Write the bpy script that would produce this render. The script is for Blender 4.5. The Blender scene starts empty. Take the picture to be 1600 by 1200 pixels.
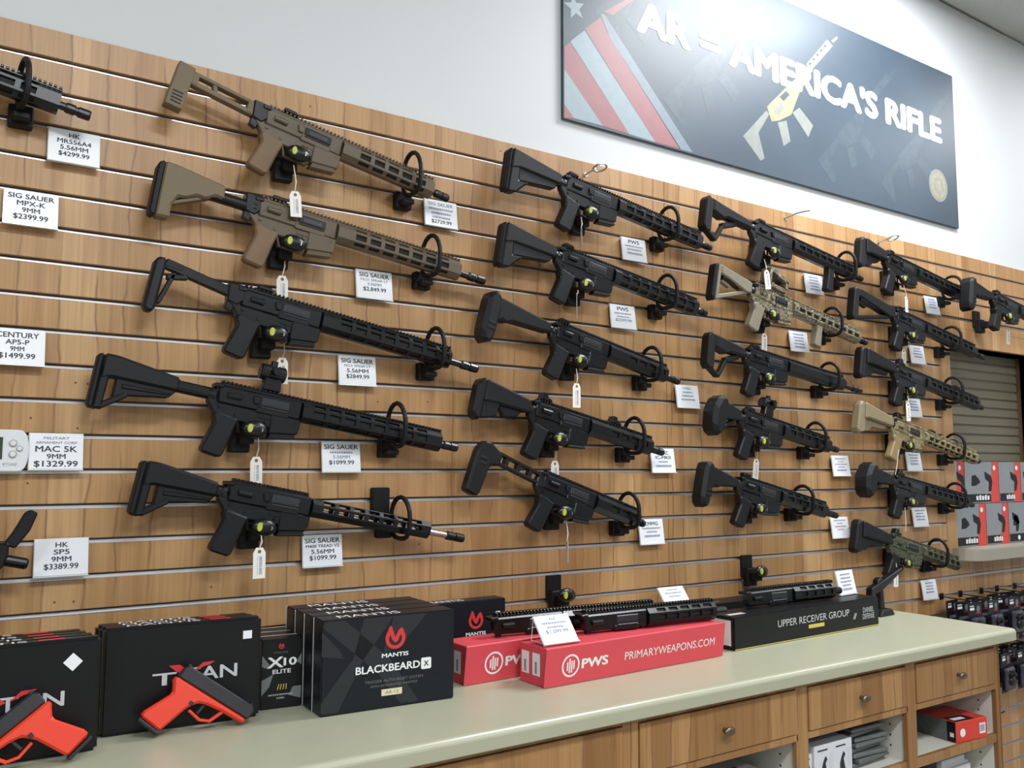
import bpy, bmesh, math, random
from mathutils import Vector, Matrix
random.seed(7)
SC = bpy.context.scene
COL = SC.collection

# ---------------------------------------------------------------- camera, light, exposure
F_PX, YAW, PIT, ROL, WALL_Y, CAM_Z = 1371.0, .5911, .0936, .0027, 2.1371, 1.467
FW = Vector((math.sin(YAW)*math.cos(PIT), math.cos(YAW)*math.cos(PIT), math.sin(PIT)))
_r = Vector((math.cos(YAW), -math.sin(YAW), 0)); _u = _r.cross(FW)
RT = math.cos(ROL)*_r + math.sin(ROL)*_u
UP = -math.sin(ROL)*_r + math.cos(ROL)*_u
CAM = Vector((0, 0, CAM_Z))
cd = bpy.data.cameras.new('camera'); cam = bpy.data.objects.new('camera', cd); COL.objects.link(cam)
cd.sensor_fit = 'HORIZONTAL'; cd.sensor_width = 36; cd.lens = 36*F_PX/1600; cd.clip_start = .02
m = Matrix.Identity(4)
for i in range(3):
    m[i][0], m[i][1], m[i][2], m[i][3] = RT[i], UP[i], -FW[i], CAM[i]
cam.matrix_world = m
SC.camera = cam
SC.view_settings.view_transform = 'Standard'; SC.view_settings.look = 'None'
SC.view_settings.gamma = 1.0; SC.view_settings.use_curve_mapping = False
SC.view_settings.exposure = -1.08
W = bpy.data.worlds.new('world'); SC.world = W; W.use_nodes = True
W.node_tree.nodes['Background'].inputs[0].default_value = (.75, .85, 1, 1)
W.node_tree.nodes['Background'].inputs[1].default_value = .15
CEIL_Z = 3.655
TROFFERS = [(3.05, 1.42, 160), (.65, -.75, 165), (3.05, -.75, 70), (5.45, 1.42, 45), (-1.75, -.75, 110), (.65, -2.9, 110), (3.05, -2.9, 60), (5.45, -.75, 35)]
LIGHT_COL = (.93, .97, 1.0)
for (x, y, pw) in TROFFERS:
    ld = bpy.data.lights.new('ceiling_lamp', 'AREA'); ld.shape = 'RECTANGLE'; ld.size = 1.14; ld.size_y = .54
    ld.energy = pw; ld.color = LIGHT_COL
    lo = bpy.data.objects.new('ceiling_lamp', ld); COL.objects.link(lo); lo.location = (x, y, CEIL_Z - .02)

# ---------------------------------------------------------------- pixel helpers
def ray(x, y): return RT*(x-800) - UP*(y-600) + FW*F_PX
def on_wall(x, y, off=0.0):
    d = ray(x, y); return CAM + d*((WALL_Y-off)/d.y)
def on_level(x, y, z):
    d = ray(x, y); return CAM + d*((z-CAM_Z)/d.z)

# ---------------------------------------------------------------- materials
MATS = {}
def nodes_of(name):
    mt = bpy.data.materials.new(name); mt.use_nodes = True
    nt = mt.node_tree; b = nt.nodes['Principled BSDF']
    return mt, nt, b
def mat(name, col, rough=.5, metal=0.0, var=.12, scale=40, bump=0.0, spec=None, coat=0):
    if name in MATS: return MATS[name]
    mt, nt, b = nodes_of(name)
    tc = nt.nodes.new('ShaderNodeTexCoord'); nz = nt.nodes.new('ShaderNodeTexNoise')
    nz.inputs['Scale'].default_value = scale; nz.inputs['Detail'].default_value = 3
    nt.links.new(tc.outputs['Object'], nz.inputs['Vector'])
    mx = nt.nodes.new('ShaderNodeMix'); mx.data_type = 'RGBA'
    mx.inputs['A'].default_value = (*[c*(1-var) for c in col], 1)
    mx.inputs['B'].default_value = (*[min(1, c*(1+var)) for c in col], 1)
    nt.links.new(nz.outputs['Fac'], mx.inputs['Factor'])
    nt.links.new(mx.outputs['Result'], b.inputs['Base Color'])
    b.inputs['Roughness'].default_value = rough; b.inputs['Metallic'].default_value = metal
    if spec is not None: b.inputs['Specular IOR Level'].default_value = spec
    if coat: b.inputs['Coat Weight'].default_value = coat
    if bump:
        bp = nt.nodes.new('ShaderNodeBump'); bp.inputs['Strength'].default_value = bump; bp.inputs['Distance'].default_value = .002
        nt.links.new(nz.outputs['Fac'], bp.inputs['Height']); nt.links.new(bp.outputs['Normal'], b.inputs['Normal'])
    MATS[name] = mt
    return mt
def ramp(nt, stops, interp='LINEAR'):
    r = nt.nodes.new('ShaderNodeValToRGB'); r.color_ramp.interpolation = interp
    e = r.color_ramp.elements
    while len(e) < len(stops): e.new(.5)
    for i, (p, c) in enumerate(stops):
        e[i].position = p; e[i].color = (*c, 1)
    return r
def camo(name, cols, scale, rough=.45):
    mt, nt, b = nodes_of(name)
    tc = nt.nodes.new('ShaderNodeTexCoord'); nz = nt.nodes.new('ShaderNodeTexNoise')
    nz.inputs['Scale'].default_value = scale; nz.inputs['Detail'].default_value = 2; nz.inputs['Distortion'].default_value = 1.2
    nt.links.new(tc.outputs['Object'], nz.inputs['Vector'])
    n = len(cols)
    r = ramp(nt, [(.36 + .28*i/n, c) for i, c in enumerate(cols)], 'CONSTANT')
    nt.links.new(nz.outputs['Fac'], r.inputs['Fac']); nt.links.new(r.outputs['Color'], b.inputs['Base Color'])
    b.inputs['Roughness'].default_value = rough
    MATS[name] = mt; return mt
def wood(name, tints, strip=13.0, dark=(.2, .1, .045), rough=.42, contrast=1.0):
    mt, nt, b = nodes_of(name); L = nt.links.new; N = nt.nodes.new
    geo = N('ShaderNodeNewGeometry'); sp = N('ShaderNodeSeparateXYZ'); L(geo.outputs['Position'], sp.inputs[0])
    def mth(op, a, bb, c=None):
        n = N('ShaderNodeMath'); n.operation = op
        for i, v in enumerate((a, bb, c)):
            if v is None: continue
            if isinstance(v, (int, float)): n.inputs[i].default_value = v
            else: L(v, n.inputs[i])
        return n.outputs[0]
    # position across the boards: x plus y so that side faces also show strips
    ax = mth('ADD', sp.outputs['X'], sp.outputs['Y'])
    cv = N('ShaderNodeCombineXYZ'); L(mth('MULTIPLY', ax, 3.0), cv.inputs[0]); L(mth('MULTIPLY', sp.outputs['Z'], 3.2), cv.inputs[2])
    wob = N('ShaderNodeTexNoise'); wob.inputs['Scale'].default_value = 1.6; wob.inputs['Detail'].default_value = 3; L(cv.outputs[0], wob.inputs['Vector'])
    ws = mth('MULTIPLY_ADD', wob.outputs['Fac'], .55, mth('MULTIPLY', ax, strip))
    vo = N('ShaderNodeTexVoronoi'); vo.voronoi_dimensions = '1D'; vo.inputs['Scale'].default_value = 1.0; L(ws, vo.inputs['W'])
    ve = N('ShaderNodeTexVoronoi'); ve.voronoi_dimensions = '1D'; ve.feature = 'DISTANCE_TO_EDGE'; ve.inputs['Scale'].default_value = 1.0; L(ws, ve.inputs['W'])
    r = ramp(nt, [(.2+.6*i/(len(tints)-1), c) for i, c in enumerate(tints)]); L(vo.outputs['Color'], r.inputs['Fac'])
    # fine vertical grain
    gv = N('ShaderNodeCombineXYZ'); L(mth('MULTIPLY', ax, 170.0), gv.inputs[0]); L(mth('MULTIPLY', sp.outputs['Z'], 3.0), gv.inputs[2])
    gr = N('ShaderNodeTexNoise'); gr.inputs['Scale'].default_value = 1.0; gr.inputs['Detail'].default_value = 4; gr.inputs['Distortion'].default_value = .6; L(gv.outputs[0], gr.inputs['Vector'])
    gm = ramp(nt, [(.3, (.80, .77, .72)), (.62, (1.06, 1.05, 1.03))]); L(gr.outputs['Fac'], gm.inputs['Fac'])
    mul = N('ShaderNodeMix'); mul.data_type = 'RGBA'; mul.blend_type = 'MULTIPLY'; mul.inputs['Factor'].default_value = .65
    L(r.outputs['Color'], mul.inputs['A']); L(gm.outputs['Color'], mul.inputs['B'])
    # dark irregular lines on some strip edges
    ed = ramp(nt, [(.0, (1, 1, 1)), (.05, (0, 0, 0))]); L(ve.outputs['Distance'], ed.inputs['Fac'])
    ms = N('ShaderNodeTexNoise'); ms.inputs['Scale'].default_value = 1.3; L(cv.outputs[0], ms.inputs['Vector'])
    mr = ramp(nt, [(.40, (0, 0, 0)), (.56, (1, 1, 1))]); L(ms.outputs['Fac'], mr.inputs['Fac'])
    k = mth('MULTIPLY', mth('MULTIPLY', ed.outputs['Color'], mr.outputs['Color']), .75*contrast)
    dk = N('ShaderNodeMix'); dk.data_type = 'RGBA'; L(k, dk.inputs['Factor']); L(mul.outputs['Result'], dk.inputs['A']); dk.inputs['B'].default_value = (*dark, 1)
    # broad warm streaks
    sv = N('ShaderNodeCombineXYZ'); L(mth('MULTIPLY', ax, 26.0), sv.inputs[0]); L(mth('MULTIPLY', sp.outputs['Z'], 1.1), sv.inputs[2])
    sn = N('ShaderNodeTexNoise'); sn.inputs['Scale'].default_value = 1; sn.inputs['Detail'].default_value = 3; sn.inputs['Distortion'].default_value = .8; L(sv.outputs[0], sn.inputs['Vector'])
    sr = ramp(nt, [(.5, (0, 0, 0)), (.72, (1, 1, 1))]); L(sn.outputs['Fac'], sr.inputs['Fac'])
    fin = N('ShaderNodeMix'); fin.data_type = 'RGBA'; L(mth('MULTIPLY', sr.outputs['Color'], .45*contrast), fin.inputs['Factor'])
    L(dk.outputs['Result'], fin.inputs['A']); fin.inputs['B'].default_value = (tints[0][0]*.72, tints[0][1]*.62, tints[0][2]*.5, 1)
    L(fin.outputs['Result'], b.inputs['Base Color']); b.inputs['Roughness'].default_value = rough
    MATS[name] = mt; return mt

wood('slat_wood', [(.37, .195, .078), (.49, .285, .125), (.43, .242, .10), (.545, .335, .162), (.40, .215, .086), (.515, .29, .135)], 13.0, contrast=1.25)
wood('cabinet_wood', [(.29, .145, .05), (.41, .225, .088), (.35, .188, .07), (.25, .12, .04)], 15.0, contrast=1.6)
mat('wall_paint', (.63, .65, .66), .75, var=.02, scale=3)
mat('ceiling_tile', (.52, .53, .52), .95, var=.25, scale=160, bump=.6)
mat('floor_vinyl', (.30, .27, .23), .5, var=.1, scale=8)
mat('aluminium', (.70, .69, .70), .34, .85, var=.05)
mat('groove', (.10, .085, .075), .6, var=.1)  # dark tone, puts the shade inside the slots into the colour
mat('gun_black', (.0045, .005, .006), .3, var=.25, scale=60, spec=.42)
mat('polymer_black', (.0065, .007, .008), .44, var=.2, scale=300, bump=.12, spec=.32)
mat('rubber_black', (.0055, .0055, .006), .55, var=.2, spec=.3)
mat('slot_dark', (.004, .004, .004), .7)
mat('port_steel', (.045, .048, .054), .3, .5, var=.1)
mat('steel', (.55, .55, .56), .28, 1.0, var=.06)
mat('tan_metal', (.098, .071, .042), .42, .1, var=.12, scale=30)
mat('tan_polymer', (.145, .106, .054), .55, var=.08, scale=200, bump=.1)
mat('grip_tan', (.165, .10, .05), .6, var=.1)
mat('grey_tan', (.20, .175, .125), .55, var=.08)
mat('gold_tan', (.26, .185, .085), .5, var=.1)
mat('sand_polymer', (.23, .185, .11), .55, var=.08)
camo('multi_camo', [(.10, .085, .05), (.26, .21, .13), (.07, .065, .04), (.32, .28, .19), (.045, .04, .03)], 38)
camo('gold_camo', [(.20, .16, .08), (.34, .28, .15), (.13, .13, .06), (.28, .20, .10), (.09, .07, .04)], 34)
camo('green_camo', [(.035, .042, .018), (.085, .095, .045), (.02, .022, .012), (.11, .12, .065), (.05, .045, .025)], 34)
mat('sticker_yellow', (.44, .47, .06), .45, var=.03)
mat('card_white', (.80, .82, .85), .32, var=.01)
mat('acrylic', (.78, .80, .80), .12, var=.01)
mat('ink', (.03, .035, .05), .6)
mat('ink_soft', (.22, .25, .32), .6)
mat('ink_blue', (.20, .24, .42), .6)
mat('ink_red', (.55, .20, .17), .6)
mat('tag_paper', (.80, .77, .70), .7, var=.03)
mat('string', (.72, .66, .56), .85)
mat('eyelet', (.16, .12, .08), .6)
mat('white_plastic', (.74, .76, .78), .35, var=.01)
mat('lcd', (.035, .055, .04), .2)
mat('button_grey', (.42, .43, .44), .4)
mat('counter_top', (.40, .40, .288), .3, var=.045, scale=14)
mat('counter_edge', (.50, .505, .375), .35, var=.04, scale=14)
mat('melamine', (.66, .65, .58), .5, var=.02)
mat('brass_dark', (.18, .15, .10), .3, .9, var=.1)
mat('carton_black', (.006, .0064, .0075), .4, var=.1, scale=12, spec=.3)
mat('carton_grey', (.024, .026, .03), .42, var=.08, spec=.3)
mat('carton_navy', (.008, .0095, .0145), .4, var=.1, spec=.3)
mat('print_white', (.80, .80, .80), .5, var=.02)
mat('print_silver', (.52, .53, .55), .4, var=.1)
mat('print_red', (.62, .035, .035), .45, var=.1)
mat('print_darkred', (.30, .02, .025), .45, var=.2)
mat('print_cream', (.70, .64, .42), .5)
mat('print_gold', (.62, .48, .10), .45)
mat('print_grey', (.16, .165, .17), .5)
mat('carton_red', (.66, .065, .085), .5, var=.04)
mat('pistol_red', (.72, .042, .014), .42, var=.06)
mat('slide_black', (.012, .013, .016), .4, var=.2)
mat('banner_base', (.045, .066, .092), .435, var=.25, scale=3)
mat('banner_red', (.30, .11, .115), .435, var=.1)
mat('banner_pale', (.26, .33, .37), .435, var=.08)
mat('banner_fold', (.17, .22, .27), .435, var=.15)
mat('banner_gold', (.30, .265, .165), .46, var=.45, scale=60)
mat('banner_line', (.22, .235, .215), .46, var=.2)
mat('banner_faint', (.055, .078, .10), .435, var=.3, scale=30)
mat('banner_text', (.92, .93, .94), .4, var=.01)
mat('banner_edge', (.05, .06, .07), .5)
mat('shutter', (.165, .15, .105), .5, var=.06)
mat('jamb', (.11, .062, .035), .5, var=.15)
mat('ledge', (.30, .275, .22), .4, var=.06)
mat('tin_silver', (.40, .42, .44), .25, .8, var=.12, scale=9)
mat('tin_red', (.64, .045, .03), .4, var=.06)
mat('box_white', (.66, .68, .72), .5, var=.03)
mat('plastic_clear_dark', (.035, .03, .045), .12, var=.5, scale=25)
mat('plastic_grey', (.12, .13, .13), .3, var=.3, scale=60)
mat('lens', (.02, .03, .05), .05)
mat('lamp_lens', (.9, .92, .95), .4)
_l = MATS['lamp_lens'].node_tree.nodes['Principled BSDF']; _l.inputs['Emission Color'].default_value = (.95, .98, 1, 1); _l.inputs['Emission Strength'].default_value = 6

# ---------------------------------------------------------------- mesh helpers
class MB:
    """collects solids, builds one mesh object"""
    def __init__(s): s.bm = bmesh.new()
    def face(s, pts, mi=0):
        f = s.bm.faces.new([s.bm.verts.new(p) for p in pts]); f.material_index = mi; return f
    def prism(s, poly, y0, y1, bev=0.0, mi=0, seg=1):
        """poly of (x, z); extruded along y"""
        b = bmesh.new()
        A = [b.verts.new((x, y0, z)) for x, z in poly]; B = [b.verts.new((x, y1, z)) for x, z in poly]
        n = len(poly)
        b.faces.new(A); b.faces.new(B[::-1])
        for i in range(n): b.faces.new((A[(i+1) % n], A[i], B[i], B[(i+1) % n]))
        bmesh.ops.recalc_face_normals(b, faces=b.faces)
        if bev: bmesh.ops.bevel(b, geom=list(b.edges), offset=bev, segments=seg, affect='EDGES', clamp_overlap=True)
        s._merge(b, mi); return s
    def box(s, x0, x1, y0, y1, z0, z1, bev=0.0, mi=0, seg=1):
        return s.prism([(x0, z0), (x1, z0), (x1, z1), (x0, z1)], y0, y1, bev, mi, seg)
    def lathe(s, prof, c=(0, 0), n=12, axis='x', mi=0):
        """prof of (t, r) along the axis; c the two other coordinates"""
        b = bmesh.new(); rings = []
        for t, r in prof:
            ring = []
            for i in range(n):
                a = 2*math.pi*(i+.5)/n; p, q = r*math.cos(a), r*math.sin(a)
                co = {'x': (t, c[0]+p, c[1]+q), 'y': (c[0]+p, t, c[1]+q), 'z': (c[0]+p, c[1]+q, t)}[axis]
                ring.append(b.verts.new(co))
            rings.append(ring)
        for r0, r1 in zip(rings, rings[1:]):
            for i in range(n): b.faces.new((r0[i], r0[(i+1) % n], r1[(i+1) % n], r1[i]))
        b.faces.new(rings[0]); b.faces.new(rings[-1])
        bmesh.ops.recalc_face_normals(b, faces=b.faces); s._merge(b, mi); return s
    def tube(s, pts, r, n=8, closed=False, mi=0, nrm=(1, 0, 0)):
        b = bmesh.new(); pts = [Vector(p) for p in pts]; rings = []; N = len(pts)
        for i, p in enumerate(pts):
            a = pts[(i-1) % N] if (closed or i) else p; c = pts[(i+1) % N] if (closed or i < N-1) else p
            t = (c-a).normalized(); h = Vector((0, 0, 1)) if abs(t.z) < .9 else Vector((1, 0, 0))
            if closed: h = Vector(nrm)
            u = t.cross(h).normalized(); v = t.cross(u)
            rr = r[i] if isinstance(r, (list, tuple)) else r
            rings.append([b.verts.new(p + u*rr*math.cos(2*math.pi*k/n) + v*rr*math.sin(2*math.pi*k/n)) for k in range(n)])
        for i in range(N if closed else N-1):
            r0, r1 = rings[i], rings[(i+1) % N]
            for k in range(n): b.faces.new((r0[k], r0[(k+1) % n], r1[(k+1) % n], r1[k]))
        if not closed: b.faces.new(rings[0]); b.faces.new(rings[-1])
        bmesh.ops.recalc_face_normals(b, faces=b.faces); s._merge(b, mi); return s
    def ell(s, c, r, n=14, m=8, mi=0):
        b = bmesh.new(); bmesh.ops.create_uvsphere(b, u_segments=n, v_segments=m, radius=1)
        for v in b.verts: v.co = Vector((c[0]+v.co.x*r[0], c[1]+v.co.y*r[1], c[2]+v.co.z*r[2]))
        for f in b.faces: f.smooth = True
        s._merge(b, mi); return s
    def _merge(s, b, mi):
        mp = {}
        for v in b.verts: mp[v] = s.bm.verts.new(v.co)
        for f in b.faces:
            try: nf = s.bm.faces.new([mp[v] for v in f.verts])
            except ValueError: continue
            nf.material_index = mi; nf.smooth = f.smooth
        b.free()
    def mesh(s, name, *mats, smooth=False):
        s.bm.normal_update()
        bmesh.ops.triangulate(s.bm, faces=[f for f in s.bm.faces if len(f.verts) > 4])
        me = bpy.data.meshes.new(name); s.bm.to_mesh(me); s.bm.free()
        for mm in mats: me.materials.append(MATS[mm] if isinstance(mm, str) else mm)
        if smooth: me.shade_smooth()
        return me
    def build(s, name, mats, parent=None, loc=None, rot=None, smooth=False):
        if isinstance(mats, str): mats = (mats,)
        return link(name, s.mesh(name, *mats, smooth=smooth), parent, loc, rot)
def link(name, me, parent=None, loc=None, rot=None):
    o = bpy.data.objects.new(name, me); COL.objects.link(o)
    if parent: o.parent = parent
    if loc is not None: o.location = loc
    if rot is not None: o.rotation_euler = rot
    return o
def tag(o, label, cat, group=None):
    o['label'] = label; o['category'] = cat
    if group: o['group'] = group
    return o
def thing(name, label, cat, loc=(0, 0, 0), rot=(0, 0, 0), group=None):
    o = bpy.data.objects.new(name, None); COL.objects.link(o); o.empty_display_size = .05
    o.location = loc; o.rotation_euler = rot
    return tag(o, label, cat, group)
def structure(o): o['kind'] = 'structure'; return o

_tc = {}
def text_polys(body, bold=0.0):
    key = body
    if key not in _tc:
        c = bpy.data.curves.new('t', 'FONT'); c.body = body; c.size = 1; c.align_x = 'CENTER'; c.resolution_u = 3; c.fill_mode = 'FRONT'
        o = bpy.data.objects.new('t', c); COL.objects.link(o)
        dg = bpy.context.evaluated_depsgraph_get(); dg.update()
        me = bpy.data.meshes.new_from_object(o.evaluated_get(dg))
        _tc[key] = ([v.co.copy() for v in me.vertices], [list(p.vertices) for p in me.polygons])
        bpy.data.objects.remove(o); bpy.data.curves.remove(c); bpy.data.meshes.remove(me)
    return _tc[key]
def add_text(mb, body, cx, z, h, y, width=None, xs=1.0, bold=0.0, mi=0, align='C', shear=0.0):
    """flat lettering in the local x-z plane facing -y; h cap height, z baseline"""
    vs, fs = text_polys(body, bold)
    if not vs: return
    xa, xb = min(v.x for v in vs), max(v.x for v in vs); k = h/.70
    sx = width/(xb-xa) if width else k*xs
    off = {'C': -(xa+xb)/2, 'L': -xa, 'R': -xb}[align]
    sh = [(0, 0)] if bold <= 0 else [(dx*bold, dz*bold) for dx, dz in ((-1, 0), (1, 0), (0, -.8), (0, .8), (-.6, .55), (.6, .55), (-.6, -.55), (.6, -.55))]
    for j, (dx, dz) in enumerate(sh):
        nv = [mb.bm.verts.new((cx + (v.x+off+dx)*sx, y-.00001*j, z + (v.y+dz)*k)) for v in vs]
        for f in fs:
            try: nf = mb.bm.faces.new([nv[i] for i in f]); nf.material_index = mi
            except ValueError: pass
def add_poly(mb, poly, y, mi=0):
    """flat print facing -y, poly of (x, z)"""
    a = sum(poly[i][0]*poly[(i+1) % len(poly)][1]-poly[(i+1) % len(poly)][0]*poly[i][1] for i in range(len(poly)))
    if a < 0: poly = poly[::-1]
    mb.face([(x, y, z) for x, z in poly], mi)
def smudge(mb, cx, z, h, y, width, mi=0):
    """a line of print too small to read: short dashes"""
    x = cx-width/2
    while x < cx+width/2-.001:
        w = random.uniform(.0025, .006); w = min(w, cx+width/2-x)
        add_poly(mb, [(x, z), (x+w, z), (x+w, z+h), (x, z+h)], y, mi); x += w+.0016
def circle(cx, cz, r, n=20, sx=1.0): return [(cx+r*sx*math.cos(2*math.pi*i/n), cz+r*math.sin(2*math.pi*i/n)) for i in range(n)]

# ---------------------------------------------------------------- the room
ROOM = (-3.2, 7.6, -5.2)            # x left, x right, y behind the camera
structure(MB().box(ROOM[0]-.1, ROOM[1]+.1, ROOM[2], WALL_Y+.6, -.1, 0).build('floor', 'floor_vinyl'))
ceil = structure(MB().box(ROOM[0]-.1, ROOM[1]+.1, ROOM[2], WALL_Y+.6, CEIL_Z+.012, CEIL_Z+.1).build('ceiling', 'ceiling_tile'))
tile = MB().box(-.299, .299, -.299, .299, 0, .012, .002).mesh('tile', 'ceiling_tile')
for i in range(7):
    for j in range(2):
        x, y = 3.55+.606*i, WALL_Y-.30-.606*j+.008
        if any(abs(x-t[0]) < .9 and abs(y-t[1]) < .6 for t in TROFFERS): continue
        link('ceiling_tile', tile, ceil, (x, y, CEIL_Z))
structure(MB().box(ROOM[0]-.1, ROOM[0], ROOM[2], WALL_Y+.5, 0, CEIL_Z).build('wall_left', 'wall_paint'))
structure(MB().box(ROOM[1], ROOM[1]+.1, ROOM[2], WALL_Y+.5, 0, CEIL_Z).build('wall_right', 'wall_paint'))
structure(MB().box(ROOM[0]-.1, ROOM[1]+.1, ROOM[2]-.1, ROOM[2], 0, CEIL_Z).build('wall_front', 'wall_paint'))
OPX0, OPX1, OPZ0, OPZ1 = 3.785, 4.575, 1.09, 2.015     # shuttered opening
WB = WALL_Y+.02
wb = MB(); T = WB+.12
wb.box(ROOM[0], OPX0, WB, T, 0, CEIL_Z).box(OPX1, ROOM[1], WB, T, 0, CEIL_Z).box(OPX0, OPX1, WB, T, OPZ1, CEIL_Z).box(OPX0, OPX1, WB, T, 0, OPZ0)
structure(wb.build('wall_back', 'wall_paint'))
structure(MB().box(ROOM[0], ROOM[1], WALL_Y+.008, WB, 2.434, 2.4405, .001).build('trim_1', 'slat_wood'))

# slatted wall: boards, grooves and metal inserts
PITCH, SLOT0 = .0762, 2.369
sw = bpy.data.objects.new('wall_slatted', None); COL.objects.link(sw); sw.location = (0, WALL_Y, 0); structure(sw)
SEAM = 2.057; RIGHT = 5.2; LEFT = -.7; JAMB = 3.702
GAP = .0102
def board(x0, x1, z0, z1): MB().box(x0, x1, 0, .016, z0, z1, .0012).build('slat', 'slat_wood', sw)
def insert(x0, x1, zc):
    b = MB()
    b.box(x0, x1, -.0004, .0012, zc-GAP/2-.0006, zc-GAP/2+.0016)          # lower lip
    b.box(x0, x1, .0012, .0135, zc-GAP/2-.0006, zc-GAP/2+.0008)           # floor of the groove
    b.box(x0, x1, .0105, .0125, zc-GAP/2, zc+GAP*.06)                     # metal back; dark strip above it paints in the slot's shade
    b.box(x0, x1, .0125, .0145, zc+GAP*.06, zc+GAP/2, 0, 1)
    b.build('metal_insert', ('aluminium', 'groove'), sw)
def spans(za, zb):
    sp = [(LEFT, SEAM-.0008), (SEAM+.0008, RIGHT)]
    if zb > OPZ0 and za < OPZ1+.09: sp = [sp[0], (SEAM+.0008, JAMB)]
    if zb < .9: sp = [(SEAM+.0008, RIGHT)]
    return sp
for i in range(-1, 31):
    zt = SLOT0-PITCH*i-GAP/2 if i >= 0 else 2.438
    zb = SLOT0-PITCH*(i+1)+GAP/2
    zt = min(zt, 2.438)
    for x0, x1 in spans(zb, zt): board(x0, x1, zb, zt)
    zs = SLOT0-PITCH*(i+1)
    for x0, x1 in spans(zs, zs): insert(x0, x1, zs)
gb = MB(); gb.box(LEFT, JAMB, .0165, .0195, .02, 2.43).box(JAMB, RIGHT, .0165, .0195, OPZ1+.09, 2.43).box(JAMB, RIGHT, .0165, .0195, .02, OPZ0)
gb.build('groove_backing', 'groove', sw)
for sx, sy in ((485, 166), (782, 236), (48, 653), (121, 669), (43, 755), (85, 941), (115, 940), (330, 917), (118, 598), (137, 600), (205, 1000), (655, 850), (668, 628), (590, 628), (1037, 424)):
    q = on_wall(sx, sy); MB().lathe([(-.0008, .0024), (.004, .0024)], (0, 0), 8, 'y').build('screw', 'jamb', sw, (q.x, 0, q.z))
# frame of the opening
fr = MB(); fr.box(JAMB, OPX0, -.001, .017, OPZ0, OPZ1+.078, .0015).box(OPX0, RIGHT, -.001, .017, OPZ1, OPZ1+.078, .0015)
fr.box(OPX0, RIGHT, 0, .017, OPZ1+.0785, OPZ1+.118, .0015).box(JAMB, OPX0, 0, .017, OPZ1+.0785, OPZ1+.118, .0015)
fr.box(OPX1, RIGHT, -.001, .017, OPZ0, OPZ1, .0015)
structure(fr.build('trim_2', 'slat_wood', None, (0, WALL_Y, 0)))
rv = MB(); rv.box(OPX0-.012, OPX0, .017, .16, OPZ0, OPZ1).box(OPX1, OPX1+.012, .017, .16, OPZ0, OPZ1).box(OPX0-.012, OPX1+.012, .017, .16, OPZ1, OPZ1+.012)
structure(rv.build('trim_3', 'jamb', None, (0, WALL_Y, 0)))
sh = thing('roller_shutter', 'olive grey roller shutter of narrow slats closing the wall opening', 'shutter', ((OPX0+OPX1)/2, WALL_Y+.10, OPZ0))
sl = MB().prism([(-.39, .001), (.39, .001), (.39, .043), (-.39, .043)], 0, .012, .005, seg=2).mesh('slat', 'shutter')
for k in range(21): link('shutter_slat', sl, sh, (0, 0, .01+k*.0435))
MB().box(-.394, -.378, -.012, .02, 0, .925).build('guide_rail', 'jamb', sh); MB().box(.378, .394, -.012, .02, 0, .925).build('guide_rail', 'jamb', sh)
MB().box(-.39, .39, .013, .016, 0, .92).build('shutter_backing', 'groove', sh)

# ceiling lamps (troffers)
for i, (x, y, pw) in enumerate(TROFFERS):
    t = thing('ceiling_light', 'white recessed ceiling light panel', 'ceiling light', (x, y, CEIL_Z-.012), group='ceiling light panels')
    f = MB(); f.box(-.61, .61, -.31, -.28, 0, .02, .002).box(-.61, .61, .28, .31, 0, .02, .002).box(-.61, -.58, -.28, .28, 0, .02, .002).box(.58, .61, -.28, .28, 0, .02, .002)
    f.build('frame', 'white_plastic', t); MB().box(-.58, .58, -.28, .28, .012, .018).build('diffuser', 'lamp_lens', t)

# ---------------------------------------------------------------- rifles
# local frame of every long gun: x forward along the bore, z up, y into the wall;
# origin on top of the rail at the rear of the receiver, bore axis at z = BORE
BORE = -.038
OFF = .072
_mc = {}
def cached(key, fn):
    if key not in _mc: _mc[key] = fn()
    return _mc[key]
def solids(parts, name, mats, smooth=False):
    b = MB()
    for p in parts:
        poly, w = p[0], p[1]; bev = p[2] if len(p) > 2 else .002; mi = p[3] if len(p) > 3 else 0; y = p[4] if len(p) > 4 else 0
        b.prism(poly, y-w/2, y+w/2, bev, mi)
    return b.mesh(name, *((mats,) if isinstance(mats, str) else mats), smooth=smooth)
def bar(a, b, w):
    """a thin quad between two points, as a polygon"""
    a, b = Vector(a), Vector(b); d = (b-a).normalized(); n = Vector((-d.y, d.x))*w/2
    return [tuple(a-n), tuple(b-n), tuple(b+n), tuple(a+n)]
def rail_mesh(u0, u1, m):
    b = MB(); b.box(u0, u1, -.0078, .0078, -.012, -.0055, .001)
    n = int((u1-u0)/.0100); st = (u1-u0)/n
    for i in range(n): b.prism([(u0+i*st+.0022, -.006), (u0+(i+1)*st-.0022, -.006), (u0+(i+1)*st-.0022, 0), (u0+i*st+.0022, 0)], -.0105, .0105, .0012)
    return b.mesh('top_rail', m)
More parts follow.
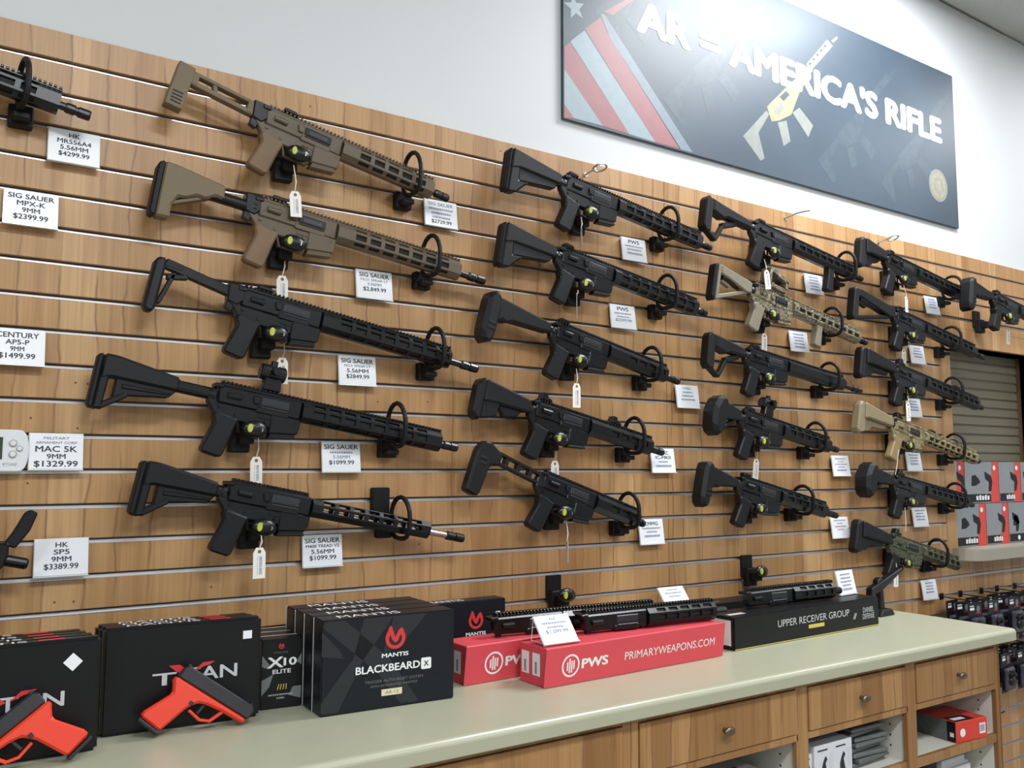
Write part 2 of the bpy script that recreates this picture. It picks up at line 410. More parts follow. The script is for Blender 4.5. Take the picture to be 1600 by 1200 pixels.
def handguard_mesh(u0, u1, vt, vb, w, m, rows=3, slot=.030, gap=.011, see=False, lead=.03, tip=True):
    b = MB(); c = min(.013, w*.3); hw = w/2
    cs = [(-hw, vb+c), (-hw, vt-c), (-hw+c, vt), (hw-c, vt), (hw, vt-c), (hw, vb+c), (hw-c, vb), (-hw+c, vb)]
    slotted = {3: (0, 1, 7), 2: (0, 1), 1: (0,)}[rows] if not see else (0, 4, 1, 3)
    cx = (0, (vt+vb)/2)
    ends = []
    for k in range(8):
        p, q = cs[k], cs[(k+1) % 8]
        if k not in slotted:
            b.face([(u0, *p), (u1, *p), (u1, *q), (u0, *q)]); continue
        f0, f1 = (.2, .8) if k in (0, 4) else (.18, .82)
        lp = lambda t: (p[0]+(q[0]-p[0])*t, p[1]+(q[1]-p[1])*t)
        a, d = lp(f0), lp(f1)
        b.face([(u0, *p), (u1, *p), (u1, *a), (u0, *a)]); b.face([(u0, *d), (u1, *d), (u1, *q), (u0, *q)])
        inn = lambda pt: (pt[0]+(cx[0]-pt[0])*.28, pt[1]+(cx[1]-pt[1])*.18)
        x = u0+lead
        b.face([(u0, *a), (x, *a), (x, *d), (u0, *d)])
        while x+slot+.006 < u1:
            s1 = x+slot; a2, d2 = inn(a), inn(d)
            if not see: b.face([(x, *a2), (s1, *a2), (s1, *d2), (x, *d2)], 1)
            b.face([(x, *a), (s1, *a), (s1, *a2), (x, *a2)]); b.face([(x, *d2), (s1, *d2), (s1, *d), (x, *d)])
            b.face([(x, *a), (x, *a2), (x, *d2), (x, *d)]); b.face([(s1, *a2), (s1, *a), (s1, *d), (s1, *d2)])
            e = min(s1+gap, u1); b.face([(s1, *a), (e, *a), (e, *d), (s1, *d)]); x = e
            if x >= u1: break
        if x < u1: b.face([(x, *a), (u1, *a), (u1, *d), (x, *d)])
    b.face([(u1, *p) for p in cs], 1); b.face([(u0, *p) for p in cs[::-1]], 0)
    bmesh.ops.remove_doubles(b.bm, verts=b.bm.verts, dist=.00005)
    bmesh.ops.recalc_face_normals(b.bm, faces=b.bm.faces)
    return b.mesh('handguard', m, 'slot_dark')

def stock_parts(kind, b):
    """list of (poly, width, bevel) for the stock body and for its butt pad; b the u of the butt"""
    pad = [([(b-.010, -.004), (b+.003, .0), (b+.003, -.124), (b-.010, -.118)], .034, .004)]
    if kind == 'slot':          # long cheek with a slot behind the toe
        f = min(-.028, b+.168)
        body = [([(b+.002, 0), (b+.03, .001), (f, -.018), (f, -.050), (b+.025, -.050), (b+.002, -.06)], .038, .006),
                ([(b+.036, -.044), (f, -.046), (f-.018, -.068), (b+.062, -.082), (b+.036, -.104)], .024, .003),
                ([(b+.05, -.058), (f-.012, -.056), (f-.022, -.062), (b+.05, -.068)], .030, .002),
                ([(b+.002, -.02), (b+.022, -.03), (b+.020, -.118), (b+.002, -.124)], .034, .004),
                (bar((b+.012, -.117), (b+.064, -.078), .014), .028, .003)]
    elif kind == 'toe':         # triangular stock with a rounded toe
        body = [([(b+.002, .002), (-.035, -.016), (-.028, -.02), (-.028, -.048), (b+.035, -.05), (b+.002, -.06)], .040, .007),
                ([(b+.03, -.045), (-.035, -.046), (-.045, -.068), (b+.065, -.084), (b+.035, -.09)], .026, .004),
                ([(b+.002, -.02), (b+.034, -.03), (b+.036, -.088), (b+.072, -.083), (b+.03, -.128), (b+.002, -.132)], .034, .005)]
        pad = [([(b-.012, -.006), (b+.003, .004), (b+.003, -.136), (b-.010, -.128)], .038, .006)]
    elif kind == 'brace':       # wide arm brace with a tall block at the end
        body = [([(b+.03, -.004), (-.045, -.02), (-.03, -.024), (-.03, -.05), (b+.085, -.062), (b+.07, -.072), (b+.055, -.066), (b+.04, -.078), (b+.03, -.075)], .040, .008)]
        pad = [([(b-.004, -.012), (b+.008, .008), (b+.036, .004), (b+.044, -.05), (b+.038, -.13), (b+.026, -.148), (b+.004, -.146), (b-.006, -.12)], .060, .012),
               ([(b+.006, -.085), (b+.033, -.085), (b+.033, -.093), (b+.006, -.093)], .063, .001), ([(b+.006, -.1), (b+.033, -.1), (b+.033, -.108), (b+.006, -.108)], .063, .001)]
    elif kind == 'stub':        # thick stock with a bulky butt and small struts
        body = [([(b+.004, .004), (-.035, -.014), (-.026, -.02), (-.026, -.052), (b+.05, -.055), (b+.004, -.06)], .046, .008),
                ([(b+.004, -.05), (b+.062, -.05), (b+.055, -.09), (b+.035, -.1), (b+.004, -.108)], .036, .005),
                ([(b+.055, -.052), (-.045, -.05), (-.06, -.072), (b+.085, -.085)], .020, .003)]
        pad = [([(b-.022, -.012), (b-.010, .006), (b+.006, .006), (b+.006, -.112), (b-.010, -.116), (b-.022, -.1)], .046, .008)]
    elif kind == 'strut_block': # slotted strut with a big angled butt
        body = [(bar((b+.055, -.006), (-.005, -.020), .008), .022, .001), (bar((b+.055, -.034), (-.005, -.046), .008), .022, .001)]
        n = 4
        for i in range(n+1):
            t = i/n; u = b+.06+(-.010-b-.06)*t; body.append(([(u-.005, -.01-.012*t), (u+.007, -.01-.012*t), (u+.007, -.036-.01*t), (u-.005, -.036-.01*t)], .02, .001))
        body.append(([(-.022, -.010), (.0, -.014), (.0, -.06), (-.018, -.055)], .026, .003))
        pad = [([(b-.002, -.02), (b+.012, .008), (b+.035, .012), (b+.082, -.012), (b+.078, -.045), (b+.05, -.052), (b+.042, -.138), (b+.03, -.146), (b-.004, -.14)], .036, .006),
               ([(b+.012, -.035), (b+.034, -.035), (b+.034, -.043), (b+.012, -.043)], .038, .001), ([(b+.012, -.05), (b+.034, -.05), (b+.034, -.058), (b+.012, -.058)], .038, .001)]
    elif kind == 'open':        # cheek tube, upright butt, bent lower bar around an open triangle
        body = [([(b+.012, .002), (b+.06, -.004), (-.03, -.018), (-.03, -.048), (b+.09, -.048), (b+.075, -.058), (b+.02, -.045)], .040, .007),
                ([(b+.002, 0), (b+.02, 0), (b+.02, -.118), (b+.002, -.118)], .034, .003),
                (bar((b+.004, -.112), (b+.052, -.138), .012), .026, .003), (bar((b+.050, -.14), (b+.086, -.072), .013), .022, .003),
                (bar((b+.078, -.078), (b+.125, -.058), .02), .022, .003), (bar((b+.1, -.07), (b+.145, -.05), .018), .02, .003)]
        pad = [([(b-.016, -.012), (b-.006, .004), (b+.004, .004), (b+.004, -.118), (b+.0, -.124), (b-.016, -.106)], .038, .006)]
    elif kind == 'triangle':    # straight diagonal bar under the cheek
        body = [([(b+.012, .002), (-.032, -.012), (-.026, -.018), (-.026, -.052), (-.05, -.056), (b+.06, -.036), (b+.018, -.03)], .038, .006),
                ([(b+.002, 0), (b+.018, 0), (b+.018, -.122), (b+.002, -.126)], .034, .003),
                (bar((b+.004, -.118), (-.045, -.052), .015), .024, .003), (bar((b+.03, -.048), (b+.075, -.058), .010), .018, .002)]
        pad = [([(b-.014, -.008), (b-.006, .004), (b+.004, .004), (b+.004, -.128), (b-.006, -.132), (b-.014, -.118)], .038, .006)]
    elif kind == 'wide':        # wide sloping cheek and a plain upright butt
        body = [([(b+.012, .004), (-.035, -.012), (-.026, -.018), (-.026, -.05), (b+.04, -.054), (b+.02, -.06)], .050, .010),
                ([(b+.004, .0), (b+.03, -.004), (b+.03, -.11), (b+.004, -.118)], .034, .004),
                ([(b+.028, -.05), (-.05, -.048), (-.065, -.07), (b+.085, -.078), (b+.06, -.1), (b+.03, -.104)], .018, .003)]
        pad = [([(b-.016, -.008), (b-.006, .006), (b+.008, .006), (b+.008, -.12), (b-.006, -.126), (b-.016, -.112)], .040, .008)]
    elif kind == 'hex':         # angular six-sided brace
        body = [([(b+.055, .0), (-.03, -.014), (-.022, -.018), (-.022, -.05), (b+.06, -.06)], .036, .006),
                (bar((b+.05, -.1), (b+.12, -.055), .014), .022, .003)]
        pad = [([(b-.004, -.035), (b+.02, .012), (b+.052, .016), (b+.066, -.01), (b+.062, -.085), (b+.045, -.122), (b+.018, -.128), (b+.0, -.1)], .072, .020)]
    elif kind == 'plate':       # twin-bar folding strut with a flat slotted plate
        body = [(bar((b+.03, -.006), (-.02, -.016), .009), .022, .0015), (bar((b+.03, -.030), (-.02, -.042), .012), .022, .0015),
                ([(b+.03, -.002), (b+.055, -.004), (b+.055, -.036), (b+.03, -.034)], .024, .002), ([(-.05, -.012), (-.02, -.012), (-.02, -.046), (-.05, -.044)], .024, .002),
                (bar((b+.09, -.006), (b+.1, -.034), .010), .018, .001)]
        pad = [([(b+.004, .006), (b+.042, .002), (b+.036, -.108), (b-.004, -.106)], .034, .002)]
        for k in range(4):
            z = -.068-.0085*k; pad.append(([(b+.006, z), (b+.030, z-.001), (b+.030, z-.004), (b+.006, z-.003)], .0352, .0, 1))
    elif kind == 'tan':         # tan collapsible stock with stepped underside
        body = [([(b+.004, .004), (b+.03, .004), (b+.145, -.010), (b+.145, -.044), (b+.125, -.042), (b+.105, -.056), (b+.085, -.054), (b+.062, -.068), (b+.045, -.07), (b+.034, -.095), (b+.036, -.125), (b+.004, -.128)], .040, .005),
                (bar((b+.035, -.085), (b+.105, -.05), .008), .024, .001)]
        pad = [([(b-.010, -.006), (b-.004, .002), (b+.006, .004), (b+.006, -.126), (b-.004, -.128), (b-.010, -.12)], .040, .004)]
    elif kind == 'skeleton':    # thin folding skeleton
        body = [(bar((b+.02, -.006), (-.015, -.030), .024), .018, .003), (bar((b+.045, -.022), (b+.024, -.1), .010), .018, .002),
                (bar((b+.01, -.006), (b+.06, -.010), .010), .02, .002), (bar((b+.03, -.036), (b+.075, -.024), .012), .018, .002),
                ([(-.03, -.014), (.0, -.014), (.0, -.05), (-.026, -.048)], .026, .003)]
        pad = [([(b-.004, -.004), (b+.01, .006), (b+.022, .002), (b+.02, -.12), (b+.008, -.128), (b-.006, -.118)], .036, .006)]
    return body, pad

def long_gun(label, z, A, M, H, S, stock, main='gun_black', poly='polymer_black', hgm=None, stm=None, padm='rubber_black', gripm=None, magm=None,
             rail=None, rows=3, sight=None, optic=None, foregrip=None, see=False, barrel='gun_black', hinge=False, hg_h=None, smooth_hg=0, off=OFF, group='long guns on the slatted wall', a3=None, m3=None, name='rifle'):
    ox, oy, s = z
    g = lambda p: on_wall(ox+p[0]/s, oy+p[1]/s, off)
    a = a3 or g(A); mz = m3 or g(M); d = mz-a; L = d.length
    th = math.atan2(d.z, d.x)+math.asin(-BORE/L)
    LU = math.sqrt(L*L-BORE*BORE)
    e = Vector((math.cos(th), 0, math.sin(th))); n = Vector((-math.sin(th), 0, math.cos(th)))
    uv = lambda p: ((g(p)-a).dot(e), (g(p)-a).dot(n))
    hu = uv(H)[0] if isinstance(H, tuple) else H
    b = uv(S)[0] if isinstance(S, tuple) else S
    hu = round(hu, 3); b = round(b, 3)
    root = thing(name, label, 'rifle', a, (0, -th, 0), group)
    hgm = hgm or main; stm = stm or poly; gripm = gripm or poly; magm = magm or poly
    P = lambda nm, me: link(nm, me, root)
    rl = rail if rail else hu
    P('upper_receiver', cached(('up', main), lambda: solids([([(-.004, -.012), (.2, -.010), (.2, -.056), (.0, -.054), (-.004, -.03)], .027, .004), ([(.09, -.044), (.17, -.044), (.17, -.058), (.09, -.058)], .031, .002)], 'upper_receiver', main)))
    P('lower_receiver', cached(('lo', main), lambda: solids([
        ([(-.024, -.026), (-.006, -.03), (.0, -.052), (.2, -.054), (.2, -.07), (.13, -.088), (.06, -.088), (.0, -.084), (-.012, -.068), (-.024, -.055)], .023, .003),
        ([(.128, -.054), (.203, -.054), (.200, -.092), (.128, -.102)], .029, .003)], 'lower_receiver', main)))
    P('ejection_port_cover', cached(('port', main), lambda: solids([([(.098, -.020), (.168, -.020), (.168, -.04), (.098, -.04)], .006, .0015, 0, -.0125), ([(.1, -.042), (.166, -.042), (.166, -.046), (.1, -.046)], .006, .001, 0, -.014)], 'port', 'port_steel' if main == 'gun_black' else 'gun_black')))
    P('forward_assist', cached(('fa', main), lambda: MB().lathe([(.018, .0065), (.05, .0075), (.052, .004)], (-.015, -.032), 10).mesh('fa', main)))
    P('charging_handle', cached('ch', lambda: solids([([(-.016, -.010), (.006, -.008), (.006, -.018), (-.014, -.02)], .036, .002)], 'ch', 'gun_black')))
    P('top_rail', cached(('rail', round(rl, 3), main if rail else hgm), lambda: rail_mesh(0, rl, main if rail else hgm)))
    P('pistol_grip', cached(('grip', gripm), lambda: solids([([(.0, -.072), (.056, -.084), (.05, -.1), (.034, -.172), (.028, -.178), (-.014, -.171), (-.017, -.163), (.002, -.1), (-.006, -.082)], .031, .007)], 'grip', gripm)))
    P('magazine', cached(('mag', magm), lambda: solids([([(.133, -.09), (.196, -.082), (.194, -.100), (.132, -.110)], .022, .002), ([(.13, -.107), (.197, -.097), (.197, -.104), (.13, -.1145)], .027, .002)], 'mag', magm)))
    P('trigger_guard', cached(('tg', main), lambda: solids([(bar((.054, -.086), (.064, -.112), .005), .012, .001), (bar((.062, -.111), (.12, -.112), .004), .012, .001), (bar((.118, -.113), (.13, -.1), .004), .012, .001)], 'tg', main)))
    P('trigger', cached('trig', lambda: solids([(bar((.084, -.086), (.08, -.098), .006), .006, .001), (bar((.08, -.097), (.084, -.107), .005), .006, .001)], 'trig', 'gun_black')))
    pin = cached(('pin', main), lambda: MB().lathe([(-.0142, .0035), (-.0128, .0042), (-.01, .0042)], (0, 0), 10, 'y').mesh('pin', main))
    link('takedown_pin', pin, root, (.006, 0, -.062)); link('pivot_pin', pin, root, (.19, -.001, -.064)); link('selector', pin, root, (.045, .001, -.074), None)
    P('magazine_release', cached(('mr', main), lambda: MB().lathe([(-.017, .0045), (-.012, .005), (-.009, .005)], (.118, -.076), 10, 'y').prism([(.1, -.066), (.128, -.066), (.13, -.07), (.1, -.07)], -.0135, -.01, .0005).mesh('mr', main)))
    P('brass_deflector', cached(('bd', main), lambda: MB().prism([(.076, -.022), (.094, -.02), (.094, -.04), (.082, -.04)], -.019, -.01, .002).mesh('bd', main)))
    P('bolt', cached('bolt', lambda: MB().box(.108, .158, -.0162, -.0145, -.036, -.025, .0005).mesh('bolt', 'steel' if False else 'port_steel')))
    # handguard and barrel
    hb = hg_h or -.059
    P('handguard', cached(('hg', hu, hgm, rows, see, hb), lambda: handguard_mesh(.201, hu, -.009 if not rail else -.012, hb, .042, hgm, rows, see=see, lead=.028+smooth_hg)))
    P('barrel', cached(('bar', round(LU, 3), barrel), lambda: MB().lathe([(hu-.03 if see else .2, .009), (hu+.005, .009), (LU-.045, .0085)], (0, BORE), 12).mesh('barrel', barrel, smooth=False)))
    if see: P('inner_barrel', MB().lathe([(.2, .008), (hu-.02, .008)], (0, BORE-.004), 10).mesh('inner_barrel', 'gun_black'))  # inner length of the barrel behind the slots, coloured black
    mdl = min(.055, max(.03, LU-hu-.012))
    P('muzzle_device', cached(('mz', round(LU, 3), mdl), lambda: MB().lathe([(LU-mdl, .010), (LU-mdl+.004, .0118), (LU-mdl*.62, .0118), (LU-mdl*.6, .0095), (LU-mdl*.5, .0095), (LU-mdl*.48, .0118), (LU-.004, .0118), (LU, .0105), (LU, .007), (LU-.012, .006)], (0, BORE), 12).mesh('mz', 'gun_black')))
    # stock
    if stock:
        body, pad = stock_parts(stock, b)
        if stock not in ('plate', 'skeleton', 'strut_block'):
            tu = -.02
            P('buffer_tube', cached(('tube', b), lambda: MB().lathe([(b+.03, .0145), (tu, .0145), (tu+.004, .017), (-.008, .017)], (0, -.036), 14).mesh('tube', 'gun_black')))
        st = P('stock', cached(('st', stock, b, stm), lambda: solids(body, 'stock', stm)))
        link('butt_pad', cached(('pad', stock, b, padm), lambda: solids(pad, 'pad', (padm, 'slot_dark'))), st)
    if hinge: P('hinge', cached('hinge', lambda: solids([([(-.038, -.006), (.0, -.006), (.004, -.04), (-.01, -.056), (-.034, -.05)], .03, .003), ([(-.034, -.046), (-.014, -.05), (-.018, -.074), (-.036, -.068)], .018, .002)], 'hinge', 'gun_black')))
    if sight:
        for (u, kind) in sight:
            if kind == 'flat': me = cached('s_flat', lambda: solids([([(-.02, 0), (.02, 0), (.014, .009), (-.016, .010)], .022, .002)], 'sight', 'gun_black'))
            else: me = cached('s_up', lambda: solids([([(-.022, 0), (.022, 0), (.016, .008), (.004, .010), (.0, .022), (-.016, .022), (-.02, .01)], .024, .002)], 'sight', 'gun_black'))
            link('folding_sight', me, root, (u, 0, 0))
    if optic == 'dot':
        o = P('red_dot_sight', cached('dot', lambda: MB().lathe([(.085, .017), (.088, .0195), (.105, .0195), (.108, .017), (.125, .017), (.128, .0195), (.143, .0195), (.146, .016)], (0, .043), 16).mesh('dot', 'gun_black', smooth=False)))
        link('mount', cached('dotm', lambda: solids([([(.094, .0), (.14, .0), (.137, .03), (.098, .03)], .026, .002)], 'mount', 'gun_black')), o)
        link('turret', cached('dott', lambda: MB().lathe([(-.034, .0095), (-.015, .0095)], (.116, .045), 12, 'y').lathe([(.058, .0085), (.072, .0085)], (.116, 0), 12, 'z').mesh('turret', 'gun_black')), o)
        link('lens', cached('dotl', lambda: MB().lathe([(.0842, .0145), (.0846, .0145)], (0, .043), 14).mesh('lens', 'lens')), o)
    if optic == 'box':
        o = P('holographic_sight', cached('hws', lambda: solids([([(.055, .001), (.15, .001), (.15, .018), (.055, .018)], .04, .003), ([(.05, .016), (.062, .016), (.066, .075), (.052, .072)], .046, .002), ([(.06, .06), (.155, .034), (.152, .050), (.07, .076)], .046, .002), ([(.14, .016), (.154, .016), (.154, .046), (.14, .046)], .046, .002)], 'hws', 'multi_camo')))
        link('lens', cached('hwsl', lambda: solids([([(.068, .02), (.072, .02), (.072, .058), (.068, .062)], .036, 0)], 'lens', 'lens')), o)
    if foregrip:
        fu, fm, fl = foregrip
        P('foregrip', cached(('fg', fm, fl), lambda: solids([([(-.016, .004), (.018, .004), (.016, -.02), (.018, -fl), (.010, -fl-.004), (-.012, -fl-.004), (-.018, -fl), (-.013, -.022)], .030, .007)], 'fg', fm))).location = (fu, 0, hb)
    root['frame'] = 0; del root['frame']
    return dict(root=root, a=a, e=e, n=n, uv=uv, hu=hu, LU=LU, th=th, off=off)

Z0 = (0, 0, 4.0); Z1 = (220, 80, 3.2); Z3 = (130, 380, 2.54); Z5 = (190, 690, 2.807); Z6 = (740, 220, 4.103); Z7 = (720, 450, 4.211); Z8 = (720, 660, 4.211)
Z9 = (1080, 290, 4.443); Z10 = (1080, 510, 5.218); Z11 = (1080, 700, 5.454); Z12 = (1310, 360, 5.0); Z13 = (1310, 540, 5.0); Z14 = (1310, 700, 4.614)
G = {}
G['R1'] = long_gun('tan short rifle with a folding twin-bar strut and flat slotted butt plate', Z1, (640, 270), (1535, 738), (1462, 640), (143, 180), 'plate', 'tan_metal', 'tan_polymer', gripm='grip_tan', magm='tan_metal', padm='tan_polymer', sight=[(.055, 'flat')], hinge=True, smooth_hg=.02)
G['R2'] = long_gun('tan rifle with tan stepped stock, black butt pad and black stock tube', Z1, (600, 722), (1717, 1150), (1594, 1040), (80, 680), 'tan', 'tan_metal', 'tan_polymer', gripm='grip_tan', magm='tan_metal', sight=[(.045, 'flat')], hinge=True, smooth_hg=.02)
G['R3'] = long_gun('black rifle with a thin skeleton folding stock below the tan rifles', Z3, (640, 165), (1563, 500), (1458, 410), (268, 150), 'skeleton', sight=[(.05, 'flat')], hinge=True, padm='polymer_black', smooth_hg=.02)
G['R4'] = long_gun('long black rifle with slotted-toe stock and a small red dot sight', Z3, (548, 543), (1482, 812), (1417, 750), (58, 520), 'slot', optic='dot')
G['R5'] = long_gun('black rifle with bare steel barrel and see-through slots in its handguard', Z5, (485, 158), (1497, 425), (1342, 375), (75, 200), 'slot', rail=.19, see=True, barrel='steel', hg_h=-.056)
G['C1'] = long_gun('black rifle with triangular stock under the small ring hook, topmost of its column', Z6, (600, 214), (1518, 688), (1450, 590), (212, 210), 'toe', sight=[(.02, 'flat')])
G['C2'] = long_gun('black rifle with triangular stock, directly below the matching topmost black rifle', Z6, (570, 674), (1488, 1108), (1424, 1015), (172, 680), 'toe', sight=[(.02, 'flat')])
G['C3'] = long_gun('short black rifle with a wide arm brace, third down beside the white price cards', Z7, (640, 215), (1432, 617), (1345, 530), (140, 190), 'brace', padm='polymer_black', sight=[(.02, 'flat')], rows=1, smooth_hg=.05)
G['C4'] = long_gun('short black rifle with bulky ribbed butt and raised rear folding sight', Z7, (500, 725), (1328, 1083), (1245, 1010), (125, 720), 'stub', padm='polymer_black', sight=[(.03, 'up'), (.30, 'up')], rows=1, smooth_hg=.05)
G['C5'] = long_gun('very short black carbine with slotted strut and big angled butt', Z8, (555, 312), (1203, 668), (1165, 600), (70, 280), 'strut_block', padm='polymer_black', rows=1, smooth_hg=.03)
G['D1'] = long_gun('black rifle with an open bent-bar stock and black vertical foregrip', Z9, (440, 238), (1182, 650), (1125, 575), (95, 220), 'open', sight=[(.03, 'flat')], rows=2, foregrip=(.43, 'polymer_black', .085))
G['D2'] = long_gun('camouflage rifle with tan triangle stock, boxy sight and tan foregrip', Z9, (440, 672), (1213, 1092), (1150, 1010), (150, 690), 'triangle', 'multi_camo', 'grey_tan', magm='multi_camo', gripm='grey_tan', optic='box', rows=2, foregrip=(.36, 'grey_tan', .075))
G['D3'] = long_gun('black rifle with open bent-bar stock and smooth round handguard', Z10, (470, 160), (1380, 527), (1225, 440), (135, 200), 'open', sight=[(.03, 'flat')], rows=1, smooth_hg=.30)
G['D4'] = long_gun('short black rifle with an angular hexagonal brace and round red dot sight', Z10, (430, 668), (1190, 1008), (1115, 945), (140, 730), 'hex', padm='polymer_black', optic='dot', sight=[(.03, 'flat')], rows=2)
G['D5'] = long_gun('short black rifle with wide arm brace above the empty lock bracket', Z11, (430, 228), (1238, 578), (1135, 490), (70, 300), 'brace', padm='polymer_black', sight=[(.02, 'flat')], rows=2)
G['E1'] = long_gun('black rifle with a wide sloping stock, topmost of its column by the shutter', Z12, (380, 165), (1046, 557), (985, 507), (165, 160), 'wide', sight=[(.02, 'flat')], rows=2)
G['E2'] = long_gun('black rifle with triangle stock whose muzzle overlaps the top of the shutter', Z12, (450, 605), (1135, 995), (1055, 930), (112, 570), 'triangle', sight=[(.02, 'flat')], rows=2)
G['E3'] = long_gun('black rifle with wide stock whose muzzle crosses the middle of the shutter', Z13, (450, 135), (1122, 487), (1075, 440), (165, 160), 'wide', sight=[(.03, 'up'), (.44, 'flat')], rows=2)
G['E4'] = long_gun('gold and tan camouflage rifle with plain tan stock beside the shutter', Z13, (430, 555), (1097, 905), (1062, 870), (150, 580), 'wide', 'gold_camo', 'sand_polymer', gripm='gold_tan', magm='green_camo', padm='sand_polymer', sight=[(.03, 'up'), (.27, 'flat'), (.44, 'flat')], rows=3)
G['E5'] = long_gun('short black rifle with angular hexagonal brace reaching the red and silver cartons', Z14, (410, 185), (968, 412), (918, 370), (165, 240), 'hex', padm='polymer_black', sight=[(.03, 'up')], rows=2)
G['E6'] = long_gun('green camouflage short rifle with black stock and black grip', Z14, (385, 612), (872, 852), (855, 800), (122, 650), 'wide', 'green_camo', magm='green_camo', sight=[(.03, 'up')], rows=2)
F1a = on_wall(1310+1215/5, 360+478/5, .132); F1d = G['E1']['e']
G['F1'] = long_gun('black rifle with wide arm brace hanging on the boards above the shutter', Z12, None, None, .50, (995, 490), 'brace', padm='polymer_black', sight=[(.02, 'flat')], rows=2, a3=F1a, m3=F1a+F1d*.62+G['E1']['n']*BORE, off=.132)
_p0, _p1 = on_wall(0, 410/4, OFF), on_wall(395/4, 560/4, OFF); _d = (_p1-_p0).normalized(); R0a = _p1-_d*.47
G['R0'] = long_gun('black rifle with its muzzle above a price card, beside the flat-plate tan rifle', Z0, None, (565, 728), .47, -.2, 'wide', a3=R0a)

# short submachine-gun style carbine of which only the front shows
t = thing('carbine', 'black short carbine with an upright front sight post beside the lowest wall card', 'rifle', on_wall(-66, 816, .07), (0, math.radians(14), 0))
MB().prism([(-.12, -.02), (.06, -.02), (.075, -.045), (.06, -.075), (-.12, -.085)], -.02, .02, .008).build('handguard', 'polymer_black', t)
MB().prism([(.062, -.07), (.07, -.028), (.098, -.02), (.104, -.045), (.102, -.07), (.085, -.085)], -.014, .014, .004).build('front_block', 'gun_black', t)
MB().prism([(.088, -.026), (.098, .0), (.108, .044), (.118, .052), (.132, .048), (.128, .01), (.112, -.03)], -.009, .009, .003).build('front_sight', 'gun_black', t)
MB().lathe([(.07, .0095), (.098, .0095), (.101, .0118), (.140, .0118), (.144, .009)], (0, -.056), 14).build('barrel', 'gun_black', t)
MB().box(-.3, -.11, -.018, .018, -.09, -.02, .004).build('receiver', 'gun_black', t)

# ---------------------------------------------------------------- ring hooks carrying the handguards
def ring_hook(k, px, up=False, desc=''):
    q = G[k]; u, v = q['uv'](px)
    c = q['a']+q['e']*u+q['n']*(-.014)
    t = thing('gun_hook', 'black rubber-coated loop hook around the handguard of the %s' % desc, 'hook', (c.x, WALL_Y, c.z))
    y0 = -q['off']; top, bot = max(.045, (v+.014)), -.0555
    pts = []
    for i in range(20):
        a = 2*math.pi*i/20; cy, sz = math.cos(a), math.sin(a)
        pw_ = 1.0 if sz >= 0 else .62
        pts.append((.006*cy, y0 - .041*math.copysign(abs(cy)**pw_, cy), (top if sz > 0 else -bot)*math.copysign(abs(sz)**pw_, sz)))
    MB().tube(pts, .0062, 8, True).build('loop', 'rubber_black', t)
    if up:
        MB().box(-.055, -.005, -.02, 0, -.01, .075, .003).build('wall_bracket', 'rubber_black', t)
        MB().box(-.05, -.008, y0+.03, -.018, -.055, .0, .003).build('arm', 'rubber_black', t)
    else:
        MB().box(-.022, .026, -.026, 0, -.084, -.036, .003).build('wall_bracket', 'rubber_black', t)
        MB().box(-.016, .018, y0+.016, -.024, -.076, -.062, .003).build('arm', 'rubber_black', t)
    return t
SHORT = {'R0': 'black rifle beside the flat-plate tan rifle', 'R1': 'tan rifle with flat butt plate', 'R2': 'tan rifle with black butt pad', 'R3': 'black skeleton-stock rifle', 'R4': 'long rifle with red dot sight', 'R5': 'steel-barrelled rifle',
         'C1': 'topmost triangular-stock rifle', 'C2': 'lower triangular-stock rifle', 'C3': 'arm-brace rifle beside price cards', 'C4': 'bulky-butt rifle', 'C5': 'strut-stock carbine', 'D1': 'rifle with black foregrip', 'D2': 'camouflage rifle with boxy sight',
         'D3': 'rifle with smooth handguard', 'D4': 'hexagonal-brace rifle with red dot', 'D5': 'arm-brace rifle above the empty bracket', 'E1': 'topmost rifle by the shutter', 'E2': 'triangle-stock rifle at the shutter top', 'E3': 'rifle crossing mid shutter',
         'E4': 'gold camouflage rifle', 'E5': 'hexagonal-brace rifle by the cartons', 'E6': 'green camouflage rifle', 'F1': 'rifle above the shutter'}
HOOKS = {'R0': (180, 390), 'R1': (1378, 515), 'R2': (1465, 925), 'R3': (1410, 340), 'R4': (1258, 637), 'R5': (1240, 245), 'C1': (1260, 430), 'C2': (1250, 865), 'C3': (1270, 395), 'C4': (1160, 858), 'C5': (1130, 470),
         'D1': (1080, 465), 'D2': (985, 852), 'D3': (1130, 300), 'D4': (1025, 787), 'D5': (965, 325), 'E1': (890, 368), 'E2': (885, 762), 'E3': (900, 252), 'E4': (915, 693), 'E5': (850, 255), 'E6': (725, 660)}
for k, px in HOOKS.items(): ring_hook(k, px, k == 'R5', SHORT[k])

